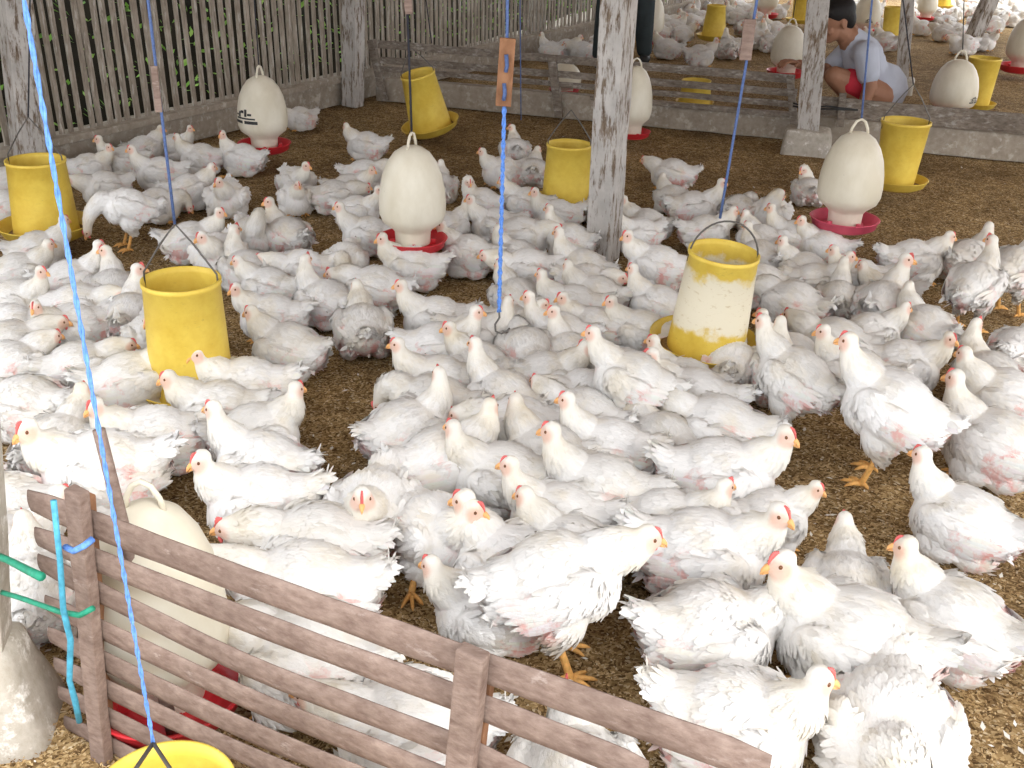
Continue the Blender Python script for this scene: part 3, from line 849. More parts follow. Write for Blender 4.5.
chain(bm, [hipR, hipL], [0.095, 0.095])
put('shorts', bm, 0.011, M_SHORTS, root)
bm = bmesh.new()
F_ = fwd.normalized(); S_ = upv.cross(F_).normalized(); U_ = F_.cross(S_).normalized(); RR = Matrix((F_, S_, U_)).transposed()
add_ball(bm, hc + RR @ Vector((-0.034, 0, 0.064)), (0.142, 0.120, 0.120), RR, 3); add_ball(bm, hc + RR @ Vector((-0.078, 0, 0.0)), (0.082, 0.105, 0.110), RR, 3)
add_ball(bm, hc + RR @ Vector((0.064, 0, 0.106)), (0.07, 0.088, 0.043), RR, 3)
put('hair', bm, 0.009, M_HAIR, root, 2)
for q in (-1, 1):
    bm = bmesh.new(); add_ball(bm, hc + RR @ Vector((0.112, q*0.042, 0.006)), 0.014, None, 2); from_bm('eye', bm, M_HAIR, root)
tag(root, 'person with black hair crouching in a pale grey shirt and red shorts behind the plank', 'person')

# standing person behind the post: only the dark trousers are in the frame
fl, fr = at(599, 70), at(643, 66)
mid = (fl + fr)/2
root = empty('person', mid)
root.scale = (1.33, 1.33, 1.33)
L_, R_ = (fl - mid)/1.33, (fr - mid)/1.33
hipc = Vector((0, 0, 0.90))
bm = bmesh.new()
chain(bm, [hipc, Vector((0, 0, 1.15)), Vector((0, 0, 1.38)), Vector((0, 0, 1.46))], [0.13, 0.12, 0.13, 0.07])
chain(bm, [Vector((-0.16, 0, 1.40)), Vector((0.16, 0, 1.40))], [0.06, 0.06])
head(bm, Vector((0, 0.02, 1.62)), Vector((0.2, 1, -0.1)), Vector((0, 0, 1)))
chain(bm, [Vector((0, 0, 1.42)), Vector((0, 0.01, 1.56))], [0.055, 0.052])
for q in (-1, 1):
    w = Vector((q*0.25, 0.05, 0.88)); chain(bm, [Vector((q*0.18, 0, 1.40)), Vector((q*0.23, -0.02, 1.12)), w], [0.052, 0.040, 0.027])
    hand(bm, w, Vector((0, 0.1, -1)), Vector((q, 0, 0)), 0.4)
    f = L_ if q < 0 else R_
    chain(bm, [hipc + Vector((q*0.09, 0, 0)), Vector((f.x*0.75, f.y*0.75, 0.48)), Vector((f.x, f.y, 0.08))], [0.088, 0.056, 0.042])
put('body', bm, 0.011, M_SKIN, root, 3)
bm = bmesh.new()
chain(bm, [hipc + Vector((-0.07, 0, 0.06)), hipc + Vector((0.07, 0, 0.06))], [0.115, 0.115])
for q, f in ((-1, L_), (1, R_)): chain(bm, [hipc + Vector((q*0.09, 0, 0)), Vector((f.x*0.8, f.y*0.75, 0.48)), Vector((f.x, f.y, 0.12))], [0.118, 0.088, 0.062])
put('trousers', bm, 0.012, M_TROUSER, root)
bm = bmesh.new()
chain(bm, [Vector((0, 0, 1.02)), Vector((0, 0, 1.20)), Vector((0, 0, 1.38))], [0.145, 0.142, 0.135])
for q in (-1, 1): chain(bm, [Vector((q*0.15, 0, 1.39)), Vector((q*0.22, -0.01, 1.2))], [0.078, 0.064])
put('shirt', bm, 0.012, M_SHIRT, root)
for f in (L_, R_):
    bm = bmesh.new(); chain(bm, [f + Vector((0, -0.03, 0.05)), f + Vector((0.03, 0.14, 0.045))], [0.045, 0.040]); put('boot', bm, 0.010, M_SHOE, root)
bm = bmesh.new(); add_ball(bm, Vector((0, -0.005, 1.665)), (0.088, 0.100, 0.080), None, 3); put('hair', bm, 0.010, M_HAIR, root, 2)
tag(root, 'person in dark trousers standing behind the centre post, only the legs in view', 'person')

# ---------------------------------------------------------------- loose litter: husks and down lying on the floor
def husk_mat(name, stops):
    m, nt, b = new_mat(name)
    nt.links.new(ramp(nt, noise_t(nt, coords(nt), 60, 2, 0.8), stops), b.inputs['Base Color']); b.inputs['Roughness'].default_value = 0.9
    return m
rh = random.Random(5)
bm = bmesh.new()
for k in range(26000):
    px, py = rh.uniform(-20, 1050), 768 - 500*rh.random()**1.25 + 20
    p = at(px, py)
    a = rh.uniform(0, 2*PI); L = rh.uniform(0.006, 0.014); W = L*rh.uniform(0.22, 0.4)
    d = Vector((math.cos(a), math.sin(a), rh.uniform(-0.2, 0.5))).normalized(); s_ = Vector((-math.sin(a), math.cos(a), rh.uniform(-0.3, 0.3)))
    p.z = rh.uniform(0.001, 0.005)
    vs = [bm.verts.new(p + q) for q in (-d*L/2, s_*W/2 + Vector((0, 0, 0.001)), d*L/2, -s_*W/2)]
    bm.faces.new(vs)
tag(from_bm('rice_husks', bm, husk_mat('straw_husk', [(0.35, (0.12, 0.065, 0.025)), (0.5, (0.36, 0.22, 0.09)), (0.62, (0.62, 0.45, 0.23))])), 'loose brown rice husks strewn over the floor', 'litter', kind='stuff')
bm = bmesh.new()
for k in range(420):
    px, py = rh.uniform(0, 1040), 30 + 740*rh.random()
    p = at(px, py); p.z = 0.006
    a = rh.uniform(0, 2*PI); L = rh.uniform(0.008, 0.03); W = L*0.22
    d = Vector((math.cos(a), math.sin(a), rh.uniform(0, 0.3))); s_ = Vector((-math.sin(a), math.cos(a), 0))
    vs = [bm.verts.new(p + q) for q in (-d*L/2, -d*L*0.1 + s_*W, d*L/2, -d*L*0.1 - s_*W)]
    bm.faces.new(vs)
tag(from_bm('loose_down', bm, plain('white_down', (0.75, 0.72, 0.66), 0.9)), 'tiny white down feathers scattered on the litter', 'feathers', kind='stuff')

# ---------------------------------------------------------------- roof of the shed, unseen above the frame, reach and ridge set for shade
bm = bmesh.new()
def roofpt(s, inn, z): return LW_A + LW_D*s + LW_N*inn + Vector((0, 0, z))
vs = [roofpt(-3.2, -0.6, 2.45), roofpt(13, -0.6, 2.45), roofpt(13, 4.6, 3.4), roofpt(-3.2, 4.6, 3.4)]
vs2 = [roofpt(-3.2, 9.8, 2.9), roofpt(13, 9.8, 2.9)]
V = [bm.verts.new(v) for v in vs + vs2]
bm.faces.new((V[0], V[1], V[2], V[3])); bm.faces.new((V[3], V[2], V[5], V[4]))
bmesh.ops.solidify(bm, geom=bm.faces[:], thickness=0.03)
struct(from_bm('ceiling', bm, plain('roof_tiles', (0.30, 0.24, 0.19), 0.95), smooth=False), 'unseen shed roof above the pens, shaped for its shade')
# ------------------------------------------------------------------ hens
WHITE = (0.88, 0.865, 0.85)
def build_leg(root, side, stand, out=False):
    """yellow shank with three toes forward and one back"""
    bm = bmesh.new()
    if stand:
        hock = Vector((-0.018, side*0.048, 0.105)); foot = Vector((0.018, side*0.052, 0.012)); top = Vector((-0.01, side*0.048, 0.13))
        add_tube(bm, [top, hock, hock.lerp(foot, 0.5), foot, foot + Vector((0.004, 0, -0.004))], [0.012, 0.0105, 0.0085, 0.0095, 0.008], 8)
        f, fd = foot, 0.0
    else:
        y = side * (0.105 if out else 0.05)
        hock = Vector((0.0, side*0.06, 0.018)); foot = Vector((0.055 if not out else 0.085, y + side*0.02*out, 0.011))
        add_tube(bm, [hock, hock.lerp(foot, 0.5) + Vector((0, 0, 0.003)), foot], [0.011, 0.009, 0.009], 8)
        f, fd = foot, (side*25 if out else 0)
    for a, l in ((-32, 0.052), (0, 0.062), (32, 0.050), (165, 0.026)):
        d = Vector((math.cos(rad(a + fd)), math.sin(rad(a + fd)), 0))
        p0 = Vector((f.x, f.y, 0.010))
        add_tube(bm, [p0, p0 + d*l*0.45 + Vector((0, 0, 0.002)), p0 + d*l*0.8 + Vector((0, 0, -0.002)), p0 + d*l + Vector((0, 0, -0.006))],
                 [0.0075, 0.006, 0.0048, 0.0018], 6)
    return from_bm('leg', bm, M_LEG, root)

def hen_proto(seed, stand, base, hp, hd, ctrl=0.07, comb=1.0, tail_up=0.35, out=None, fluff=1.0, neck_r=1.0, skin=1.0, wingdrop=0.0):
    rng = random.Random(seed)
    hp = Vector(hp); hd = Vector(hd).normalized()
    z0 = 0.105 if stand else 0.0
    pit = Matrix.Rotation(rad(-13 if stand else -3), 4, 'Y')
    B = Matrix.Translation((0, 0, z0)) @ pit
    bm = bmesh.new()
    def ball(c, r, e=(0, 0, 0)):
        from mathutils import Euler
        T = B @ Matrix.Translation(c) @ Euler([rad(x) for x in e]).to_matrix().to_4x4()
        t = bmesh.new(); bmesh.ops.create_icosphere(t, subdivisions=3, radius=1.0)
        t.transform(T @ Matrix.Diagonal((*r, 1)))
        me = bpy.data.meshes.new('t'); t.to_mesh(me); t.free(); bm.from_mesh(me); bpy.data.meshes.remove(me)
    fat = 1.0 + rng.uniform(-0.04, 0.06)
    squash = 0.0 if stand else 0.012
    ball((0.0, 0, 0.100 - squash), (0.124, 0.106*fat, 0.093))
    ball((0.070, 0, 0.092 - squash), (0.078, 0.088*fat, 0.080))
    ball((-0.078, 0, 0.104 - squash), (0.082, 0.078, 0.066), (0, 10, 0))
    ball((-0.128, 0, 0.125), (0.052, 0.045, 0.030), (0, 28, 0))
    ball((-0.155, 0, 0.142), (0.030, 0.030, 0.015), (0, 35, 0))
    for s in (-1, 1):
        ball((0.058, s*0.086*fat, 0.118 - squash), (0.052, 0.026, 0.044), (0, 0, -s*8))
        ball((-0.012, s*0.096*fat, 0.108 - squash - wingdrop), (0.088, 0.020, 0.048), (-s*6, -8, s*7))
        ball((-0.078, s*0.080, 0.108 - squash - wingdrop), (0.068, 0.013, 0.028), (0, -12, s*14))
        if stand:
            ball((0.0, s*0.055, 0.050), (0.060, 0.040, 0.062))
            ball((-0.012, s*0.050, 0.012), (0.030, 0.026, 0.045), (0, 20, 0))
        else:
            ball((0.028, s*0.070, 0.040), (0.068, 0.042, 0.040))
            ball((-0.055, s*0.058, 0.042), (0.060, 0.040, 0.040))
    # neck
    nb = B @ Vector(base)
    mid = B @ (Vector(base) + Vector((0.055, 0, 0.035)))
    c2 = hp - hd*0.012 - Vector((0, 0, ctrl))
    path = bez(nb, mid, c2, hp, 22)
    for i, p in enumerate(path):
        t = i / 21
        r = (0.058*(1-t)**1.5 + 0.0245*t + 0.032*4*t*(1-t)*0.30) * (neck_r if 0.1 < t < 0.9 else 1)
        t_ = bmesh.new(); bmesh.ops.create_icosphere(t_, subdivisions=2, radius=r)
        t_.transform(Matrix.Translation(p)); me = bpy.data.meshes.new('t'); t_.to_mesh(me); t_.free(); bm.from_mesh(me); bpy.data.meshes.remove(me)
    # head
    side = Vector((0, 0, 1)).cross(hd).normalized(); up = hd.cross(side).normalized()
    Hm = Matrix((hd, side, up)).transposed().to_4x4()
    Hm.translation = hp
    Hm = Hm @ Matrix.Scale(1.06, 4)
    for c, r in (((0, 0, 0), (0.0275, 0.0205, 0.0215)), ((0.015, 0, -0.004), (0.018, 0.0145, 0.0145)), ((0.004, 0, -0.012), (0.017, 0.013, 0.012))):
        t_ = bmesh.new(); bmesh.ops.create_icosphere(t_, subdivisions=3, radius=1.0)
        t_.transform(Hm @ Matrix.Translation(c) @ Matrix.Diagonal((*r, 1)))
        me = bpy.data.meshes.new('t'); t_.to_mesh(me); t_.free(); bm.from_mesh(me); bpy.data.meshes.remove(me)
    base_me = remeshed(bm, 0.0058, 7, 'hen_body')
    # keep the belly on the ground
    for v in base_me.vertices:
        if v.co.z < 0.004: v.co.z = 0.004 + (v.co.z - 0.004) * 0.05
    verts = [v.co.copy() for v in base_me.vertices]
    bvh = BVHTree.FromPolygons(verts, [tuple(p.vertices) for p in base_me.polygons])
    spine = [B @ Vector((-0.16, 0, 0.15)), B @ Vector((-0.08, 0, 0.11)), B @ Vector((0.03, 0, 0.105))] + path[3:]
    def flow(p):
        best = 1e9; d = None; k = 0
        for i in range(len(spine) - 1):
            a, b = spine[i], spine[i+1]
            ab = b - a; t = max(0, min(1, (p - a).dot(ab) / ab.length_squared))
            q = (a + ab*t - p).length
            if q < best: best, d, k = q, ab.normalized(), i
        return -d, k
    out_me = bmesh.new(); out_me.from_mesh(base_me)
    lay = out_me.verts.layers.float_color.new('tint')
    inv = Hm.inverted()
    Binv = B.inverted()
    def tint(p):
        q = inv @ p
        c = Vector(WHITE); a = 0.0
        h = q.length
        if h < 0.045:                                   # bare pink face round the eye and at the beak
            f = max(0, 1 - (Vector(((q.x - 0.016)*0.62, 0, (q.z + 0.004)*0.85)).length / 0.019)) * (1 if abs(q.y) > 0.005 else 0.7)
            c = c.lerp(Vector((0.78, 0.40, 0.32)), min(1, f*2.2*skin) * 0.85)
        neck = max(0, 1 - abs(h - 0.04) / 0.055)
        c = c.lerp(Vector((0.87, 0.79, 0.62)), 0.45*neck)
        b = Binv @ p
        vent = max(0, 1 - (b - Vector((-0.11, 0, 0.055))).length / 0.085)
        wing = max(0, 1 - (Vector((b.x + 0.045, (abs(b.y) - 0.085)*1.3, b.z - 0.080))).length / 0.075)
        front = max(0, 1 - (b - Vector((0.12, 0, 0.115))).length / 0.05) * 0.7
        a = min(1, (vent*2.4 + wing*2.8 + front*1.3) * skin)
        n = noise.noise(p*28 + Vector((seed, 0, 0)))
        if n > 0.38: c = c.lerp(Vector((0.66, 0.61, 0.52)), min(0.5, (n - 0.38)*1.6))
        if b.z < 0.03: c = c.lerp(Vector((0.62, 0.50, 0.36)), 0.35*(1 - max(0, b.z)/0.03))
        return (c.x, c.y, c.z, a)
    for v in out_me.verts: v[lay] = tint(v.co)
    nbase = len(out_me.verts)
    normals = {}
    # feathers lying over the skin
    def feather(p, d, n, L, W, lift, curl=0.0, col=None, nn=None):
        s = n.cross(d).normalized()
        d = (d*math.cos(lift) + n*math.sin(lift)).normalized(); n2 = d.cross(s) * -1
        if n2.dot(n) < 0: n2 = -n2
        rows = []
        for t, w in ((0, 0.45), (0.35, 0.95), (0.72, 0.85), (1.0, 0.18)):
            c = p + d*(L*t) - n2*(curl*L*t*t)
            row = [c - s*(W*w/2) - n2*0.0012*w, c + n2*0.0012, c + s*(W*w/2) - n2*0.0012*w] if W > 0.011 else [c - s*(W*w/2), c + s*(W*w/2)]
            rv = []
            for q in row:
                if q.z < 0.003: q.z = 0.003
                v = out_me.verts.new(q); v[lay] = col or (1, 1, 1, 0); rv.append(v)
                normals[v] = (n*0.72 + n2*0.28 + s*0.25*(((q - c).dot(s))/(W/2 + 1e-6))).normalized()
            rows.append(rv)
        for A, Bq in zip(rows, rows[1:]):
            for i in range(len(A)-1): out_me.faces.new((A[i], Bq[i], Bq[i+1], A[i+1]))
    polys = base_me.polygons
    areas = [p.area for p in polys]
    tot = sum(areas); cum = []; s_ = 0
    for a in areas: s_ += a; cum.append(s_)
    import bisect
    cells = {}
    for _ in range(4200):
        k = bisect.bisect(cum, rng.random()*tot); k = min(k, len(polys)-1)
        po = polys[k]; p = po.center.copy(); n = po.normal.copy()
        q = inv @ p
        if q.length < 0.028 or (q.x > -0.012 and q.length < 0.040): continue
        b = Binv @ p
        if p.z < 0.010: continue
        fl, ki = flow(p)
        isneck = ki >= 6
        if isneck: L, W, minr, lift = 0.024, 0.011, 0.0066, 0.26
        elif abs(b.y) > 0.078 and 0.05 < b.z < 0.145 and b.x < 0.055: L, W, minr, lift = 0.040, 0.019, 0.0105, 0.075
        elif b.x < -0.08: L, W, minr, lift = 0.038, 0.016, 0.0088, 0.22
        elif b.z < 0.06: L, W, minr, lift = 0.028, 0.013, 0.0092, 0.16
        else: L, W, minr, lift = 0.029, 0.015, 0.0088, 0.15
        key = (int(p.x/minr), int(p.y/minr), int(p.z/minr))
        if key in cells: continue
        cells[key] = 1
        d = fl + Vector((0, 0, -0.25 if not isneck else 0)) + Vector([rng.uniform(-0.16, 0.16) for _ in range(3)])
        d = d - n*d.dot(n)
        if d.length < 0.2: continue
        d.normalize()
        w = rng.uniform(0.93, 1.03)
        c = tint(p); c = (min(1, c[0]*w), min(1, c[1]*w), min(1, c[2]*w), c[3])
        feather(p - n*0.001, d, n, L*rng.uniform(0.75, 1.25)*fluff, W*rng.uniform(0.8, 1.2), lift*rng.uniform(0.4, 1.2)*fluff*0.75, rng.uniform(0.0, 0.18), c)
    # wing tips: long quills folded along the flank
    for s in (-1, 1):
        for k in range(9):
            t = k / 8
            p = B @ Vector((-0.005 - 0.055*t, s*(0.112*fat - 0.018*t), 0.080 + 0.050*t - squash - wingdrop))
            h = bvh.find_nearest(p)
            n = h[1] if h[0] else Vector((0, s, 0))
            d = (B.to_3x3() @ Vector((-1, -s*0.30, 0.02 - 0.22*(1-t) + rng.uniform(-0.08, 0.08))))
            d = (d - n*d.dot(n)*0.8).normalized()
            feather(h[0] + n*0.003, d, n, 0.082*rng.uniform(0.85, 1.1), 0.019, 0.05, 0.06, tuple(x*rng.uniform(0.94, 1.0) for x in WHITE) + (0.8*skin if t < 0.6 else 0.2,))
    # tail fan, ragged
    for k in range(15):
        a = (k - 7) / 7
        base_p = B @ Vector((-0.135, a*0.026, 0.140 + (k % 2)*0.007))
        d = B.to_3x3() @ Vector((-1, a*0.52 + rng.uniform(-0.08, 0.08), tail_up + rng.uniform(-0.14, 0.10) - abs(a)*0.18))
        n = Vector((0.35, a*0.6, 1)).normalized(); n = (n - d.normalized()*n.dot(d.normalized())).normalized()
        feather(base_p, d.normalized(), n, 0.054*rng.uniform(0.75, 1.15), 0.020, 0.02, 0.10, tuple(x*rng.uniform(0.93, 1.0) for x in WHITE) + (0.0,))
    for k in range(16):                                 # fluff under the tail
        a = rng.uniform(-1, 1)
        d = (B.to_3x3() @ Vector((-1, a*0.7, -0.35 + rng.uniform(-0.25, 0.3)))).normalized()
        n = (Vector((-0.3, a*0.5, 0.6))).normalized(); n = (n - d*n.dot(d)).normalized()
        feather(B @ Vector((-0.115, a*0.045, 0.092 + rng.uniform(-0.03, 0.02))), d, n, 0.045*rng.uniform(0.7, 1.2), 0.014, 0.15, 0.1, tuple(x*rng.uniform(0.93, 1.0) for x in WHITE) + (0.5,))
    out_me.normal_update()
    nrm = [ (normals[v] if v in normals else v.normal.copy()) for v in out_me.verts ]
    for f in out_me.faces: f.smooth = True
    me = bpy.data.meshes.new('body'); out_me.to_mesh(me); out_me.free(); bpy.data.meshes.remove(base_me)
    me.normals_split_custom_set_from_vertices([tuple(x) for x in nrm])
    root = empty('white_hen')
    link('body', me, M_FEATHER, root)
    # beak
    bk = bmesh.new()
    add_tube(bk, [Hm @ Vector(c) for c in ((0.022, 0, -0.0015), (0.032, 0, -0.0015), (0.039, 0, -0.0045), (0.044, 0, -0.0105))], [0.0085, 0.0066, 0.0042, 0.0010], 8)
    add_tube(bk, [Hm @ Vector(c) for c in ((0.022, 0, -0.008), (0.032, 0, -0.0095), (0.041, 0, -0.0115))], [0.0060, 0.0042, 0.0010], 8)
    from_bm('beak', bk, M_BEAK, root)
    # comb: a low ridge with points
    cb = bmesh.new()
    n_ = 7
    A = []
    for i in range(n_ * 2 + 1):
        t = i / (n_ * 2)
        x = 0.029 - 0.023*t
        h = comb * (0.0018 + 0.0065*math.sin(PI*min(1, t*1.1)) ) * (1.0 if i % 2 else 0.62)
        zt = 0.0215*math.sqrt(max(0.05, 1 - (x/0.029)**2)) - 0.003
        A.append(((x, zt), (x - 0.001, zt + 0.003 + h)))
    rows = []
    for (x0, z0_), (x1, z1) in A:
        rows.append([cb.verts.new(Hm @ Vector(q)) for q in ((x0, -0.0035, z0_), (x1, -0.0012, z1), (x1, 0.0012, z1), (x0, 0.0035, z0_))])
    for P, Q in zip(rows, rows[1:]):
        for i in range(4):
            cb.faces.new((P[i], P[(i+1) % 4], Q[(i+1) % 4], Q[i]))
    cb.faces.new(rows[0]); cb.faces.new(rows[-1][::-1])
    from_bm('comb', cb, M_COMB, root)
    for s in (-1, 1):
        wb = bmesh.new()
        add_ball(wb, Hm @ Vector((0.020, s*0.006, -0.0185*(0.8+0.2*comb))), (0.0055, 0.0030, 0.0085*comb), Hm.to_3x3(), 2)
        from_bm('wattle', wb, M_COMB, root)
        eb = bmesh.new()
        add_ball(eb, Hm @ Vector((0.0105, s*0.0172, 0.0030)), (0.0044, 0.0032, 0.0042), Hm.to_3x3(), 2)
        from_bm('eye', eb, M_EYE, root)
        build_leg(root, s, stand, out == s)
    return root

U = (0.085, 0, 0.125)
PROTO = {}
def P(key, *a, **k): PROTO[key] = hen_proto(*a, **k)
P('up',    1, False, U, (0.150, 0.000, 0.232), (1, 0, -0.18), comb=0.7)
P('upL',   2, False, U, (0.135, 0.016, 0.232), (0.25, 1, -0.15), out=1, comb=0.7)
P('upR',   3, False, U, (0.135, -0.016, 0.240), (0.25, -1, -0.12), comb=1.3)
P('halfL', 4, False, U, (0.150, 0.014, 0.215), (0.8, 0.6, -0.25), out=-1, skin=1.2)
P('halfR', 5, False, U, (0.150, -0.014, 0.220), (0.8, -0.6, -0.2), tail_up=0.6, comb=0.7)
P('low',   6, False, (0.095, 0, 0.105), (0.205, 0.010, 0.135), (1, 0.05, -0.2), ctrl=0.02, comb=1.2, tail_up=0.2)
P('tuck',  7, False, U, (0.155, 0.006, 0.205), (1, 0.15, -0.30), ctrl=0.05, neck_r=1.0, comb=0.6, tail_up=0.25)
P('back',  8, False, U, (0.075, 0.045, 0.215), (-0.75, 0.65, -0.3), ctrl=-0.02, tail_up=0.55)
P('down',  9, False, (0.10, 0, 0.10), (0.190, 0.030, 0.075), (0.6, 0.2, -0.8), ctrl=-0.06, tail_up=0.6, wingdrop=0.006)
P('up2',  21, False, U, (0.142, 0.008, 0.218), (1, 0.35, -0.3), comb=0.7, tail_up=0.25, skin=0.8)
P('low2', 22, False, (0.095, 0, 0.105), (0.198, -0.020, 0.155), (1, -0.3, -0.25), ctrl=0.02, comb=0.8, tail_up=0.15, skin=1.3)
P('tuck2',23, False, U, (0.152, -0.018, 0.210), (0.8, -0.6, -0.30), ctrl=0.05, neck_r=1.0, comb=0.7, tail_up=0.35)
P('st',   11, True,  U, (0.140, 0.000, 0.352), (1, 0, -0.15), comb=0.8)
P('stL',  12, True,  U, (0.130, 0.020, 0.360), (0.2, 1, -0.15), comb=1.2)
P('stlow',13, True,  (0.09, 0, 0.12), (0.178, 0.000, 0.300), (1, -0.15, -0.3), ctrl=0.05, comb=0.6, tail_up=0.05)
P('stdown',14, True, (0.10, 0, 0.10), (0.215, 0.010, 0.115), (0.6, 0, -0.9), ctrl=-0.08, tail_up=0.7)
